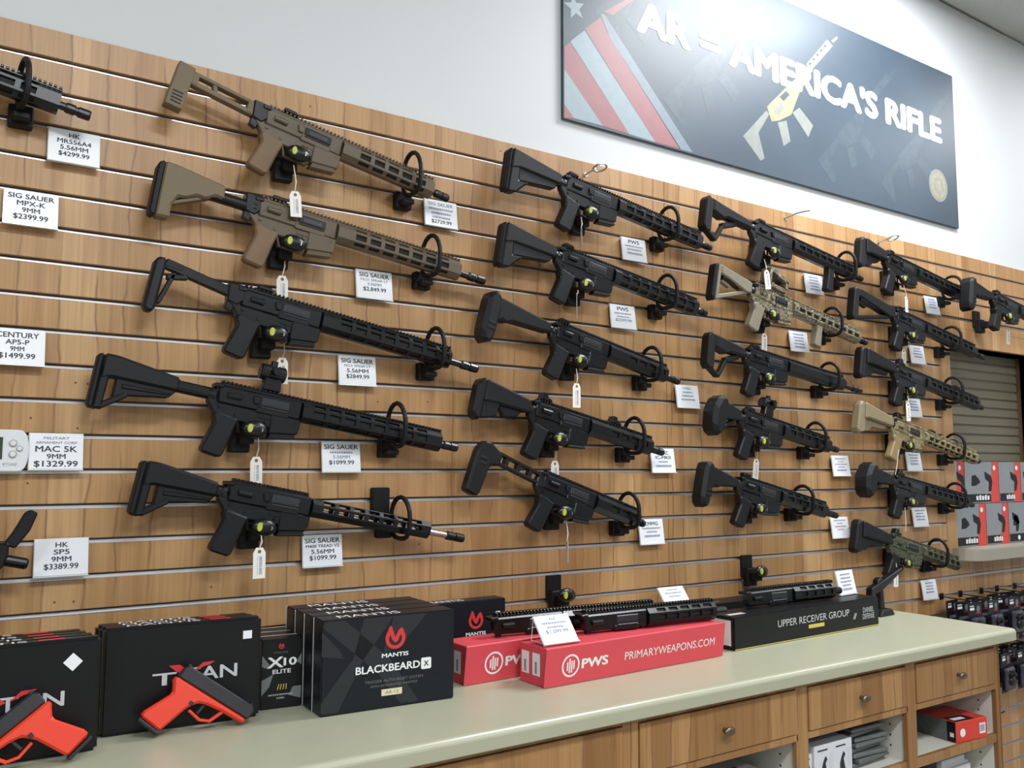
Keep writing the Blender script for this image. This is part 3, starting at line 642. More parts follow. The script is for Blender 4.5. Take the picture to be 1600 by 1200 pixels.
# ---------------------------------------------------------------- trigger locks on wall brackets
def sticker_mesh():
    b = MB().lathe([(-.0155, .0095), (-.0145, .0102), (-.006, .0102)], (0, 0), 18, 'y')
    for v in b.bm.verts: v.co.x *= .62
    return b.mesh('sticker', 'sticker_yellow')
def lock_meshes():
    return dict(
        br=MB().box(-.026, .026, -.012, 0, -.012, .062, .002).box(-.024, .024, -.034, -.010, -.042, .02, .003).mesh('bracket', 'rubber_black'),
        arm=MB().box(-.014, .020, -.062, -.032, -.034, -.004, .003).mesh('arm', 'rubber_black'),
        egg=MB().ell((0, 0, 0), (.031, .014, .0205)).mesh('lock_body', 'gun_black'),
        st=sticker_mesh(),
        key=MB().lathe([(-.0150, .0045), (-.007, .005)], (.013, 0), 12, 'y').mesh('keyhole', 'steel'))
LM = lock_meshes()
def trigger_lock(pos, label, front=True):
    """pos: centre of the lock body"""
    t = thing('trigger_lock', label, 'lock', (pos.x, WALL_Y, pos.z))
    y = pos.y-WALL_Y
    bx_ = -.014 if pos.x < 1.2 else .002
    link('wall_bracket', LM['br'], t, (bx_, 0, -.012)); link('arm', LM['arm'], t, (bx_*.6, 0, 0))
    e = link('lock_body', LM['egg'], t, (0, y, 0), (0, math.radians(8), 0))
    link('sticker', LM['st'], e, (-.014, .0005, 0)); link('key_core', LM['key'], e, (0, .003, 0))
    return t
for k, q in G.items():
    if k == 'R0': continue
    p = q['a']+q['e']*.092+q['n']*(-.099); p.y -= .024
    trigger_lock(p, 'black trigger lock with yellow oval on the %s' % SHORT[k])
for px, lb in (((886, 930), 'black empty lock bracket with yellow oval above the red cartons'), ((1190, 893), 'black empty lock bracket with yellow oval above the long black carton')):
    p = on_wall(*px, .075); trigger_lock(p, lb)

# ---------------------------------------------------------------- price cards
CW, CH = .104, .077
def price_card(px, lines, label, loc=None, lean=None, rz=0.0, w=CW):
    """lines of (text or None, cap height, width, ink); hung on the wall at pixel px, or standing at loc"""
    if loc is None:
        p = on_wall(*px, .016); t = thing('price_card', label, 'price card', p, (math.radians(-8), 0, 0))
    else: t = thing('price_card', label, 'price card', loc, (lean, 0, rz))
    MB().box(-w/2, w/2, -.0012, .0012, -CH/2, CH/2, .0004).build('card', 'card_white', t)
    b = MB(); b.box(-w/2-.001, w/2+.001, .0014, .003, -CH/2-.001, CH/2+.001, .0004).box(-w/2-.001, w/2+.001, -.004, .003, -CH/2-.003, -CH/2-.001)
    if loc is None: b.box(-w/2+.004, w/2-.004, .003, .013, CH/2-.008, CH/2-.005)
    b.build('holder', 'acrylic', t)
    b = MB(); z = CH/2-.0075; mats = ['ink', 'ink_soft', 'ink_blue', 'ink_red']
    for tx, h, wd, ink in lines:
        z -= h
        if tx: add_text(b, tx, 0, z, h, -.0016, width=wd, bold=.02, mi=ink)
        else: smudge(b, 0, z, h*.7, -.0016, wd, ink)
        z -= .0045
    b.build('printed_text', mats, t)
    return t
def sm(n=4, ink=2, big=True): return [(None, .0075, random.uniform(.05, .07), ink) for _ in range(n-1)]+[(None, .009, .058, ink)]
CARDS = [
    ((116, 230), [('HK', .0105, .022, 0), ('MR556A4', .0105, .068, 0), ('5.56MM', .0105, .056, 0), ('$4299.99', .0105, .062, 0)], 'white price card under the muzzle of the black rifle beside the flat-plate tan rifle'),
    ((48.5, 326), [('SIG SAUER', .011, .088, 0), ('MPX-K', .011, .054, 0), ('9MM', .0105, .034, 0), ('$2399.99', .0115, .066, 0)], 'white price card next to the butt of the tan rifle with black butt pad'),
    ((27, 541.5), [('CENTURY', .0115, .080, 0), ('AP5-P', .0105, .044, 0), ('9MM', .010, .026, 0), ('$1499.99', .0115, .068, 0)], 'white price card alone on the boards above the wall controller'),
    ((88, 705), [('MILITARY', .0055, .050, 1), ('ARMAMENT CORP', .0055, .080, 1), ('MAC 5K', .0125, .080, 0), ('9MM', .0105, .036, 0), ('$1329.99', .0125, .084, 0)], 'white price card touching the white wall controller'),
    ((96, 870), [('HK', .0105, .024, 0), ('SP5', .0105, .030, 0), ('9MM', .0105, .038, 0), ('$3389.99', .0115, .066, 0)], 'white price card at the muzzle of the carbine with upright sight post'),
    ((689, 334), [('SIG SAUER', .0095, .080, 1), (None, .008, .076, 1), (None, .008, .062, 1), (None, .008, .058, 1), ('$2729.99', .0105, .064, 0)], 'white price card under the muzzle of the flat-plate tan rifle'),
    ((585, 445), [('SIG SAUER', .0115, .086, 0), ('MCX SPEAR LT', .0065, .080, 1), ('5.56MM', .008, .040, 1), ('$2,849.99', .0105, .066, 0)], 'white price card under the handguard of the tan rifle with black butt pad'),
    ((558.6, 579), [('SIG SAUER', .0115, .090, 0), ('MCX SPEAR LT', .0065, .074, 1), ('5.56MM', .0105, .060, 0), ('$2849.99', .0105, .064, 0)], 'white price card under the handguard of the skeleton-stock rifle'),
    ((533.3, 713.5), [('SIG SAUER', .0115, .092, 0), (None, .007, .062, 1), ('5.56MM', .0085, .046, 1), ('$1099.99', .0105, .068, 0)], 'white price card under the handguard of the long red dot rifle'),
    ((504, 860), [('SIG SAUER', .0115, .092, 0), ('M400 TREAD V2', .0075, .088, 0), ('5.56MM', .0105, .060, 0), ('$1099.99', .0110, .070, 0)], 'white price card under the handguard of the steel-barrelled rifle'),
    ((990.7, 390), [('PWS', .0125, .046, 0), (None, .007, .076, 1), (None, .007, .062, 1), (None, .0095, .064, 1)], 'white price card under the topmost triangular-stock rifle'),
    ((973.6, 494.7), [('PWS', .0125, .046, 0), (None, .007, .072, 1), (None, .006, .054, 1), ('$2299.99', .009, .068, 1)], 'white price card under the lower triangular-stock rifle'),
    ((1074.5, 619.3), [('LWRC', .008, .042, 1), (None, .008, .044, 1), (None, .008, .056, 1), (None, .0085, .062, 1)], 'white price card at the muzzle of the arm-brace rifle'),
    ((1036, 719.4), [('LWRC', .0115, .05, 0), ('IC-MKII', .0105, .066, 0), (None, .0075, .042, 1), (None, .010, .066, 1)], 'white price card at the muzzle of the bulky-butt rifle'),
    ((1018, 830.5), [('CMMG', .0115, .058, 0), (None, .007, .080, 1), (None, .007, .044, 1), (None, .0095, .066, 1)], 'white price card at the muzzle of the strut-stock carbine'),
    ((1272, 444), sm(5), 'white price card beside the black foregrip'),
    ((1248.5, 533.5), sm(5), 'white price card beside the tan foregrip'),
    ((1314, 727.6), [(None, .007, .066, 2), (None, .006, .034, 3), (None, .006, .076, 2), (None, .006, .04, 2), (None, .009, .06, 2)], 'white price card at the muzzle of the hexagonal-brace rifle with red dot'),
    ((1312.8, 824), [(None, .007, .07, 2), (None, .007, .036, 3), (None, .007, .066, 2), (None, .007, .038, 3)], 'white price card at the muzzle of the arm-brace rifle above the empty bracket'),
    ((1456.7, 477), sm(4), 'white price card under the topmost rifle by the shutter'),
    ((1433.6, 554), sm(4), 'white price card under the triangle-stock rifle at the shutter top'),
    ((1428, 637), sm(4), 'white price card under the rifle crossing mid shutter'),
    ((1428, 721), sm(4), 'white price card under the gold camouflage rifle'),
    ((1438, 807.7), sm(4), 'white price card above the green camouflage rifle'),
    ((1452.7, 921), sm(4), 'white price card below the green camouflage rifle near the hanging packs'),
]
for px, lines, lb in CARDS: price_card(px, lines, lb)

# ---------------------------------------------------------------- hang tags
def hang_tag(k, s0, t0, t1, off, edge=0.0, paper=True):
    a = on_wall(*s0, off); b = on_wall(*t0, off); c = on_wall(*t1, off)
    t = thing('hang_tag', ('cream paper hang tag on a string tied to the %s' if paper else 'thin cream string tied to the %s') % SHORT[k], 'tag', b)
    ax = (b-c).normalized(); r = math.atan2(ax.x, ax.z)
    L = [Vector((0, 0, 0)), (a-b)*.4+Vector((.003, 0, 0)), a-b]
    MB().tube(L, .0011, 5).tube([v+Vector((.004*(1-i/2), 0, 0)) if i else v for i, v in enumerate(L)], .0009, 5).build('string', 'string', t)
    if not paper: return
    h = (b-c).length; w = .0145
    MB().prism([(-w, -h), (w, -h), (w, -.010), (w*.55, .002), (-w*.55, .002), (-w, -.010)], -.0004, .0004).build('paper', 'tag_paper', t, (0, 0, 0), (0, r, edge))
    MB().lathe([(-.0009, .0042), (.0009, .0042)], (0, -.007), 12, 'y').build('eyelet', 'eyelet', t, (0, 0, 0), (0, r, edge))
    b2 = MB(); z = -.02
    while z > -h+.008:
        add_poly(b2, [(.000, z), (.0065, z), (.0065, z+.0018), (.0, z+.0018)], -.0007); add_poly(b2, [(-.005, z), (-.003, z), (-.003, z+.0012), (-.005, z+.0012)], -.0007); z -= random.uniform(.0026, .0042)
    b2.build('barcode', 'ink_blue', t, (0, 0, 0), (0, r, edge))
TAGS = [('R1', (459, 258), (461, 300), (463, 339), .10, 0), ('R2', (445, 393), (441, 432), (441, 472), .04, 0), ('R3', (444, 537), (441, 560), (440.5, 600), .04, 0), ('R4', (403.6, 679), (400.5, 715), (400, 757), .04, 0),
        ('R5', (408, 832), (405.5, 857), (404.5, 904), .10, 0), ('C1', (908, 339), (908, 356), (908.5, 384), .10, 1.05), ('C2', (902.8, 453), (901, 460), (899.6, 500), .10, .95), ('C3', (900.5, 576), (901, 600), (901, 637), .10, 0),
        ('C4', (868.4, 695), (867, 721), (867, 758), .04, 0), ('C5', (885.5, 818), (886, 845), (887, 879), .10, 1.15), ('D1', (1194, 405), (1197.5, 423), (1200.5, 452), .10, 0), ('D2', (1196, 501), (1194.5, 522), (1194, 552), .04, 0),
        ('D4', (1183.6, 700), (1182, 718), (1180, 750), .04, 0), ('E1', (1412, 446), (1416, 464), (1417, 488), .10, .2), ('E2', (1412, 534), (1412, 546), (1412.5, 569), .04, 0), ('E3', (1418, 618), (1418.5, 630), (1420, 658), .10, 0),
        ('E6', (1400, 880), (1400, 889), (1400, 917), .10, 0), ('F1', (1575, 504), (1575, 514), (1575.5, 538), .10, 0)]
for a in TAGS: hang_tag(*a)
hang_tag('E4', (1404, 702), (1399, 742), (1399, 750), .10, 0, False); hang_tag('E5', (1414, 793), (1415, 830), (1415, 840), .10, 0, False)

# ---------------------------------------------------------------- thermostat, ring screws
p = on_wall(-22, 704, .0)
t = thing('thermostat', 'white plastic wall controller with dark display and round buttons', 'controller', (p.x, WALL_Y, p.z))
b = MB(); R = []
for i in range(21):
    a = -math.pi/2+math.pi*i/20; R.append((.055+.022*math.cos(a)**.7 if math.cos(a) > 0 else .055, .044*math.sin(a)))
b.prism([(-.075, -.044)]+R+[(-.075, .044)], -.026, 0, .004, seg=2); b.build('case', 'white_plastic', t)
MB().box(-.055, .028, -.0275, -.0255, -.018, .028).build('display', 'lcd', t)
for (x, z, r) in ((.047, .016, .0075), (.047, -.007, .0075), (.059, .005, .006)):
    bt = MB().lathe([(-.0255, r), (-.029, r), (-.030, r*.85)], (x, z), 20, 'y').build('button', 'button_grey', t)
    MB().lathe([(-.0302, r*.72), (-.0304, r*.7)], (x, z), 16, 'y').build('button_face', 'white_plastic', bt)
b = MB(); add_text(b, 'RTUAZ', .043, -.031, .0055, -.0265, width=.026); b.build('lettering', 'ink_soft', t)

def ring_screw(px, label, flat=True):
    p = on_wall(*px); t = thing('ring_hook', label, 'hook', p, group=None)
    MB().tube([(0, 0, 0), (0, -.03, .004), (.004, -.045, .008)], .0028, 8).lathe([(-.002, .008), (0, .008)], (0, 0), 12, 'y').build('shank', 'steel', t)
    if flat: MB().tube([(.006+.021*math.sin(2*math.pi*i/20), -.064+.021*math.cos(2*math.pi*i/20), .006-.006*math.cos(2*math.pi*i/20)) for i in range(20)], .0034, 7, True, nrm=(0, 0, 1)).build('ring', 'steel', t)
    else: MB().tube([(.004, -.045, .008), (.02, -.075, .012), (.03, -.09, .013)], .0032, 7).build('ring', 'steel', t)
ring_screw((915, 273), 'silver ring hook above the topmost triangular-stock rifle'); ring_screw((1227, 341), 'silver bent hook pin above the rifle with black foregrip', False); ring_screw((1372, 379), 'silver ring hook above the topmost rifle by the shutter')

# ---------------------------------------------------------------- banner
BX0, BX1, BZ0, BZ1 = 1.632, 3.922, 2.566, 3.297
t = thing('banner', 'dark blue printed banner with flag stripes and white lettering on white wall', 'banner', (BX0, WB-.0015, BZ0))
MB().box(0, BX1-BX0, -.012, 0, 0, BZ1-BZ0, .001).build('panel', 'banner_base', t)
def bz(ox, oy, s, pts):
    r = []
    for x, y in pts:
        q = on_wall(ox+x/s, oy+y/s, -.005); r.append((min(max(q.x-BX0, 0.001), BX1-BX0-.001), min(max(q.z-BZ0, .001), BZ1-BZ0-.001)))
    return r
A6 = (870, 0, 4.0); A7 = (1200, 0, 3.2425)
b = MB(); Y = -.0124
for pts, mi in (([(175, 180), (275, 105), (330, 230), (775, 930), (618, 888)], 0), ([(85, 258), (175, 188), (618, 888), (455, 838)], 1), ([(48, 290), (85, 262), (455, 838), (290, 786), (48, 430)], 0), ([(48, 430), (290, 786), (110, 738), (48, 650)], 1), ([(48, 650), (110, 738), (48, 738)], 0),
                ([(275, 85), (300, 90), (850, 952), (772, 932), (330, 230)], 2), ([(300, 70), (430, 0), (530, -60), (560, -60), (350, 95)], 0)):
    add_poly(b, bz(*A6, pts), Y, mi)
st = []
cx, cz = bz(*A6, [(113, 45)])[0]
for i in range(10):
    a = math.pi/2+math.pi*i/5+.25; r = .045 if i % 2 == 0 else .019; st.append((cx+r*math.cos(a), cz+r*math.sin(a)))
add_poly(b, st, Y, 1)
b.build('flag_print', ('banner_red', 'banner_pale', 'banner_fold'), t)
b = MB()
gun = [(A7, [(195, 325), (300, 200), (330, 232), (215, 362)], 0), (A7, [(322, 205), (350, 183), (356, 192), (332, 216)], 0), (A7, [(-5, 540), (100, 435), (215, 330), (228, 356), (160, 470), (120, 580), (60, 610), (20, 615)], 0), (A7, [(125, 570), (160, 545), (230, 635), (205, 695)], 1), (A7, [(50, 620), (95, 610), (115, 715), (80, 740)], 1), (A6, [(1165, 850), (1310, 690), (1330, 712), (1262, 830), (1300, 990), (1275, 1005)], 1)]
for gi, (z, pts, mi) in enumerate(gun): add_poly(b, bz(*z, pts), Y-.00003*gi, mi)
for i in range(5):
    u = i/5; add_poly(b, bz(*A7, [(205+95*u, 322-112*u), (213+95*u, 313-112*u), (222+95*u, 322-112*u), (214+95*u, 332-112*u)]), Y-.0003, 2)
add_poly(b, bz(*A7, [(60, 490), (92, 460), (110, 480), (80, 512)]), Y-.0003, 2); add_poly(b, bz(*A7, [(30, 560), (70, 520), (85, 545), (50, 585)]), Y-.0003, 1)
b.build('rifle_print', ('banner_gold', 'banner_line', 'banner_base'), t)
gp = [([(x, z) for x, z in bz(*zz, pts)]) for zz, pts, mi in gun]
for dx, dz, s in ((.42, -.02, .95), (.84, -.03, .95), (-.42, .03, .95), (-.86, .12, .9)):
    b = MB()
    for gi, pl in enumerate(gp):
        q = [(1.15+(x-1.15)*s+dx, .36+(z-.36)*s+dz) for x, z in pl]
        q = [(x, min(max(z, .002), BZ1-BZ0-.002)) for x, z in q]
        if all(.02 < x < BX1-BX0-.02 for x, z in q): add_poly(b, q, Y+.0002-.00002*gi)
    b.build('faint_print', 'banner_faint', t)
b = MB(); add_text(b, "AR = AMERICA'S RIFLE", 3.80-BX0, 2.95-BZ0, .107, Y-.0008, width=3.80-1.955, bold=.055, align='R'); b.build('lettering', 'banner_text', t)
b = MB(); sx, sz = 3.764-BX0, 2.74-BZ0
add_poly(b, circle(sx, sz, .075, 28), Y, 0); add_poly(b, circle(sx, sz, .058, 28), Y-.0003, 1); add_poly(b, circle(sx, sz, .040, 24), Y-.0005, 0); add_poly(b, circle(sx, sz, .022, 18), Y-.0007, 1)
b.build('seal_print', ('banner_line', 'banner_gold'), t)

# ---------------------------------------------------------------- counter
ZC = .9406; CFY = 1.522; CRX = 3.02; FY = 1.552
ct = MB(); ct.prism([(CFY, ZC-.038), (CFY-.0005, ZC-.010), (CFY+.004, ZC-.002), (CFY+.012, ZC), (WALL_Y-.002, ZC), (WALL_Y-.002, ZC-.038)], -.9, CRX, .002)
for v in ct.bm.verts: v.co = Vector((v.co.y, v.co.x, v.co.z))
bmesh.ops.reverse_faces(ct.bm, faces=ct.bm.faces)
tag(ct.build('worktop', 'counter_top'), 'long pale green laminate worktop along the slatted wall', 'worktop')
DIV = [.17, .77, 1.367, 1.965, 2.461, 2.952]
DZ1, DZ0, RZ0, TOPZ = .884, .772, .752, ZC-.039
knob = MB().lathe([(0, .006), (-.010, .005), (-.014, .005)], (0, 0), 10, 'y').ell((0, -.019, 0), (.019, .007, .0105)).mesh('knob', 'brass_dark')
def cabinet(i, label):
    x0, x1 = DIV[i], DIV[i+1]; w = x1-x0
    t = thing('cabinet', label, 'cabinet', ((x0+x1)/2, FY, 0)); h = w/2
    last = i == len(DIV)-2
    b = MB(); b.box(-h, -h+.018, .016, .56, .09, TOPZ).box(h-.018, h, .016, .56, .09, TOPZ).box(-h+.018, h-.018, .545, .56, .09, TOPZ).box(-h+.018, h-.018, .016, .545, .09, .108)
    b.build('carcass', 'melamine', t)
    f = MB(); f.box(-h, -h+.024, 0, .016, .09, TOPZ, .001).box(h-(.024 if not last else .018), h, 0, .016, .09, TOPZ, .001).box(-h+.024, h-.018, 0, .016, RZ0, DZ0-.002, .001).box(-h+.024, h-.018, .002, .016, DZ1+.002, TOPZ, .0005)
    f.build('face_frame', 'cabinet_wood', t)
    d = MB().box(-h+.026, h-.026, -.004, .014, DZ0, DZ1, .0015).build('drawer', 'cabinet_wood', t)
    link('knob', knob, d, (0, -.004, (DZ0+DZ1)/2))
    s = MB().box(-h+.018, h-.018, .02, .54, .593, .6115).build('shelf', 'melamine', t); MB().box(-h+.018, h-.018, .004, .02, .585, .6115, .001).build('shelf_edge', 'cabinet_wood', s)
    holes = MB()
    for z in (.46, .50, .54, .58, .645, .675, .705):
        for y in (.06, .45): holes.lathe([(h-.0186, .003), (h-.0176, .003)], (y, z), 8)
    holes.build('peg_hole', 'slot_dark', t)
    if last: MB().box(h, h+.004, -.002, .56, .0, TOPZ).build('end_panel', 'cabinet_wood', t)
    MB().box(-h, h, .06, .075, 0, .09).build('plinth', 'jamb', t)
    return t
cabinet(0, 'wood-fronted drawer cabinet mostly hidden under the worktop beside the black cartons')
cabinet(1, 'wood-fronted drawer cabinet under the worktop below the big cross-printed carton')
cabinet(2, 'wood-fronted drawer cabinet with white folded goods in its open shelf')
cabinet(3, 'wood-fronted drawer cabinet holding white cartons and grey packets')
cabinet(4, 'wood-fronted end cabinet holding the red and black carton')

# ---------------------------------------------------------------- cartons on the worktop
def carton_frame(BL, BR, z=ZC):
    a, b = on_level(*BL, z), on_level(*BR, z); d = b-a
    return a, d.length, math.atan2(d.y, d.x)
def carton(name, label, a, yaw, w, d, h, m='carton_black', group=None, back=0.0, bev=.0025, edge=True, dx=0.0, cat='box'):
    ca, sa = math.cos(yaw), math.sin(yaw)
    loc = Vector((a.x+dx*ca-back*sa, a.y+dx*sa+back*ca, a.z+.0004))
    t = thing(name, label, cat, loc, (0, 0, yaw), group)
    MB().box(0, w, 0, d, 0, h, bev, seg=2).build('body', m, t)
    return t
def mantis_mark(b, cx, cz, r, y, mi=0, di=1):
    """round flame-like emblem: open ring with a V inside"""
    o, i = [], []
    for k in range(19):
        a = math.radians(128+ (412-128)*k/18); o.append((cx+r*math.cos(a), cz+r*math.sin(a)))
    for k in range(13):
        a = math.radians(395-(395-145)*k/12); i.append((cx+r*.66*math.cos(a), cz-.06*r+r*.62*math.sin(a)))
    add_poly(b, [(cx-.55*r, cz+1.22*r)]+o[1:]+i, y, mi)
    add_poly(b, [(cx-.72*r, cz+.75*r), (cx-.42*r, cz+1.15*r), (cx-.22*r, cz+.62*r), (cx-.02*r, cz+.1*r), (cx+.3*r, cz+.7*r), (cx+.62*r, cz+.92*r), (cx+.86*r, cz+.6*r), (cx+.52*r, cz+.36*r), (cx+.2*r, cz-.32*r), (cx-.06*r, cz-.42*r), (cx-.34*r, cz-.1*r)], y-.0003, mi)
def spine(t, w, d, h, word=True, red=False):
    b = MB()
    vs, fs = text_polys('MANTIS', .03); xa, xb = min(v.x for v in vs), max(v.x for v in vs)
    sx = w*.46/(xb-xa); sy = d*.5/.7; x0 = w*.14
    nv = [b.bm.verts.new((x0+(v.x-xa)*sx, d*.25+v.y*sy, h+.0004)) for v in vs]
    for f in fs:
        try: b.bm.faces.new([nv[i] for i in f])
        except ValueError: pass
    if red: b.face([(w*.66, d*.32, h+.0004), (w*.80, d*.32, h+.0004), (w*.80, d*.68, h+.0004), (w*.66, d*.68, h+.0004)], 1)
    b.build('spine_lettering', ('print_white', 'print_red'), t)
ONE, TWO = 'first', 'second'
# big cartons with X backdrop
a, w, yaw = carton_frame((500.3, 1122), (708.8, 1091)); BH = .199; BD = .060
for k in range(4):
    lb = ('big black carton with grey cross print and red round emblem, front of its row', 'black carton directly behind the big cross-printed front carton', 'black carton third in the row behind the big cross-printed carton', 'rearmost black carton of the big cross-printed row')[k]
    t = carton('carton', lb, a, yaw, w, BD-.002, BH, 'carton_navy', None, k*BD, dx=-.002*k)
    spine(t, w, BD-.002, BH)
    MB().box(-.0012, .0005, BD-.0065, BD-.0035, .001, BH-.001).build('pale_edge', 'print_silver', t)
    if k: continue
    b = MB(); y = -.0005
    for pl in ([(0, .93), (.03, .985), (.16, .985), (.50, .52), (.72, .03), (.58, .03), (.40, .40)], [(.30, .985), (.52, .985), (.30, .55), (.12, .03), (.0, .03), (.0, .14), (.16, .45), (.22, .55)], [(.0, .62), (.0, .88), (.13, .66), (.16, .58)], [(.52, .985), (.78, .985), (.58, .66), (.44, .58)]):
        add_poly(b, [(x*w, z*BH) for x, z in pl], y, 0)
    b.build('cross_print', 'carton_grey', t)
    b = MB(); mantis_mark(b, w*.535, BH*.745, BH*.12, -.0010); b.build('emblem', 'print_red', t)
    b = MB(); add_text(b, 'MANTIS', w*.535, BH*.545, .0085, -.0010, width=w*.20, bold=.03)
    add_text(b, 'BLACKBEARD', w*.485, BH*.395, .0155, -.0010, width=w*.48, bold=.025)
    xx, zz, r = w*.775, BH*.432, .0125
    add_poly(b, [(xx-r, zz-r*.8), (xx-r*.8, zz-r), (xx+r*.8, zz-r), (xx+r, zz-r*.8), (xx+r, zz+r*.8), (xx+r*.8, zz+r), (xx-r*.8, zz+r), (xx-r, zz+r*.8)], -.0010)
    add_text(b, 'X', xx, zz-.0055, .011, -.0014, bold=.03, mi=1); b.build('lettering', ('print_white', 'carton_black'), t)
    b = MB(); add_text(b, 'TRIGGER AUTO-RESET SYSTEM', w*.53, BH*.285, .0058, -.0010, width=w*.44); add_text(b, 'WITH INTEGRATED MANTISX', w*.53, BH*.235, .0050, -.0010, width=w*.36); b.build('small_print', 'print_grey', t)
    b = MB(); add_poly(b, [(w*.435, BH*.135), (w*.59, BH*.135), (w*.59, BH*.205), (w*.435, BH*.205)], -.0010, 0); add_text(b, 'AR-15', w*.513, BH*.152, .007, -.0013, width=w*.10, mi=1); b.build('gold_label', ('print_cream', 'print_grey'), t)
# carton behind to the right, against the wall
p0 = on_wall(688, 945, .075); p1 = on_wall(790, 934, .075)
t = carton('carton', 'black carton with red emblem standing behind the red cartons', Vector((p0.x-.06, WALL_Y-.075, ZC)), 0, p1.x-p0.x+.06, .055, p1.z-ZC, 'carton_navy')
W2, H2 = p1.x-p0.x+.06, p1.z-ZC
spine(t, W2*.9, .055, H2)
b = MB(); mantis_mark(b, W2*.64, H2*.68, .023, -.0005); b.build('emblem', 'print_red', t)
b = MB(); add_text(b, 'MANTIS', W2*.64, H2*.44, .009, -.0005, width=.062, bold=.03); b.build('lettering', 'print_white', t)
b = MB(); add_poly(b, [(W2-.032, H2-.048), (W2-.018, H2-.048), (W2-.018, H2-.034), (W2-.032, H2-.034)], -.0005); b.build('price_sticker', 'card_white', t)
# small cartons
a, w, yaw = carton_frame((406, 1111), (472, 1104.7)); yaw = math.radians(-6); XH, XD = .148, .05
for k in range(3):
    lb = ('small upright black carton with large white X and 10, front of its row', 'small black carton directly behind the one with the large white X', 'rearmost small black carton behind the one with the large white X')[k]
    t = carton('carton', lb, a, yaw, w, XD-.002, XH, 'carton_black', None, k*XD)
    MB().box(.001, w-.001, XD-.006, XD-.003, XH-.0005, XH+.0006).build('pale_edge', 'print_silver', t)
    if k: continue
    b = MB()
    for pl in ([(.02, .62), (.02, .78), (.2, .64), (.16, .58)], [(.02, .2), (.02, .42), (.3, .5), (.2, .32)], [(.98, .6), (.98, .78), (.86, .66)], [(.98, .12), (.98, .3), (.78, .3), (.68, .18)]): b = MB(); add_poly(b, [(x*w, z*XH) for x, z in pl], -.0005); b.build('cross_print', 'print_grey', t)
    b = MB(); mantis_mark(b, w*.48, XH*.895, .006, -.0008); b.build('emblem', 'print_red', t)
    b = MB(); add_text(b, 'MANTIS', w*.47, XH*.795, .0035, -.0008, width=w*.34); b.build('brand_lettering', 'print_grey', t)
    b = MB(); add_text(b, 'X', w*.34, XH*.595, .022, -.0008, width=w*.36, bold=.03); add_text(b, '10', w*.70, XH*.615, .016, -.0008, width=w*.30, bold=.03); add_text(b, 'ELITE', w*.5, XH*.505, .0085, -.0008, width=w*.44, bold=.02)
    add_text(b, 'SHOOTING PERFORMANCE', w*.48, XH*.19, .0032, -.0008, width=w*.58); add_text(b, 'SYSTEM', w*.48, XH*.14, .0034, -.0008, width=w*.18); b.build('lettering', 'print_white', t)
    b = MB()
    for j in range(4): add_poly(b, bar((w*(.4+.07*j), XH*.27), (w*(.44+.06*j), XH*.35), .0018), -.0008)
    b.build('small_picture', 'print_gold', t)
# titan cartons
def titan_front(t, w, h, part):
    b = MB(); zt = h*.46
    x0 = part
    add_text(b, 'TI', x0+w*.13, h*.42, .024, -.0006, width=w*.19, bold=.015); add_text(b, 'TAN', x0+w*.40, h*.435, .026, -.0006, width=w*.34, bold=.015)
    b.build('lettering', 'print_silver', t)
    b = MB()
    add_poly(b, [(x0+w*.13, h*.60), (x0+w*.20, h*.60), (x0+w*.27, h*.515), (x0+w*.24, h*.50), (x0+w*.18, h*.535)], -.0009); add_poly(b, [(x0+w*.28, h*.515), (x0+w*.345, h*.60), (x0+w*.425, h*.605), (x0+w*.385, h*.57), (x0+w*.36, h*.565)], -.0009)
    b.build('x_print', 'print_red', t)
TH = .207; TD = .031
a, w, yaw = carton_frame((154.7, 1154.7), (404.7, 1120))
for k in range(3):
    lb = ('black carton with red X print and square white sticker, front of its row', 'black carton second in the row behind the square-stickered carton', 'rearmost black carton behind the square-stickered carton')[k]
    t = carton('carton', lb, a, yaw, w, TD, TH-.002*k, 'carton_black', None, k*(TD+.002), .006, dx=-.004*k)
    spine(t, w, TD, TH-.002*k, True, True)
    if k: continue
    titan_front(t, w, TH, w*.27)
    b = MB(); add_poly(b, [(w*.875, TH*.79), (w*.935, TH*.79), (w*.935, TH*.87), (w*.875, TH*.87)], -.0006); b.build('price_sticker', 'card_white', t)
TA, TYAW = a.copy(), yaw
a1, w1, yaw1 = carton_frame((0, 1197), (151.6, 1173)); wT = w
ca = math.cos(yaw1); sa = math.sin(yaw1)
a1 = Vector((a1.x+(w1-wT)*ca, a1.y+(w1-wT)*sa, ZC))
for k in range(4):
    lb = ('black carton with red X print and diamond-turned white sticker, front of its row', 'black carton second in the row behind the diamond-stickered carton', 'black carton third in the row behind the diamond-stickered carton', 'rearmost black carton behind the diamond-stickered carton')[k]
    t = carton('carton', lb, a1, yaw1, wT, TD, TH-.001*k, 'carton_black', None, k*(TD+.003), .006, dx=-.006*k)
    spine(t, wT, TD, TH-.001*k, True, True)
    if k: continue
    titan_front(t, wT, TH, wT*.235)
    b = MB(); cx, cz, r = wT*.845, TH*.80, .0165; add_poly(b, [(cx-r, cz), (cx, cz-r), (cx+r, cz), (cx, cz+r)], -.0006); b.build('price_sticker', 'card_white', t)

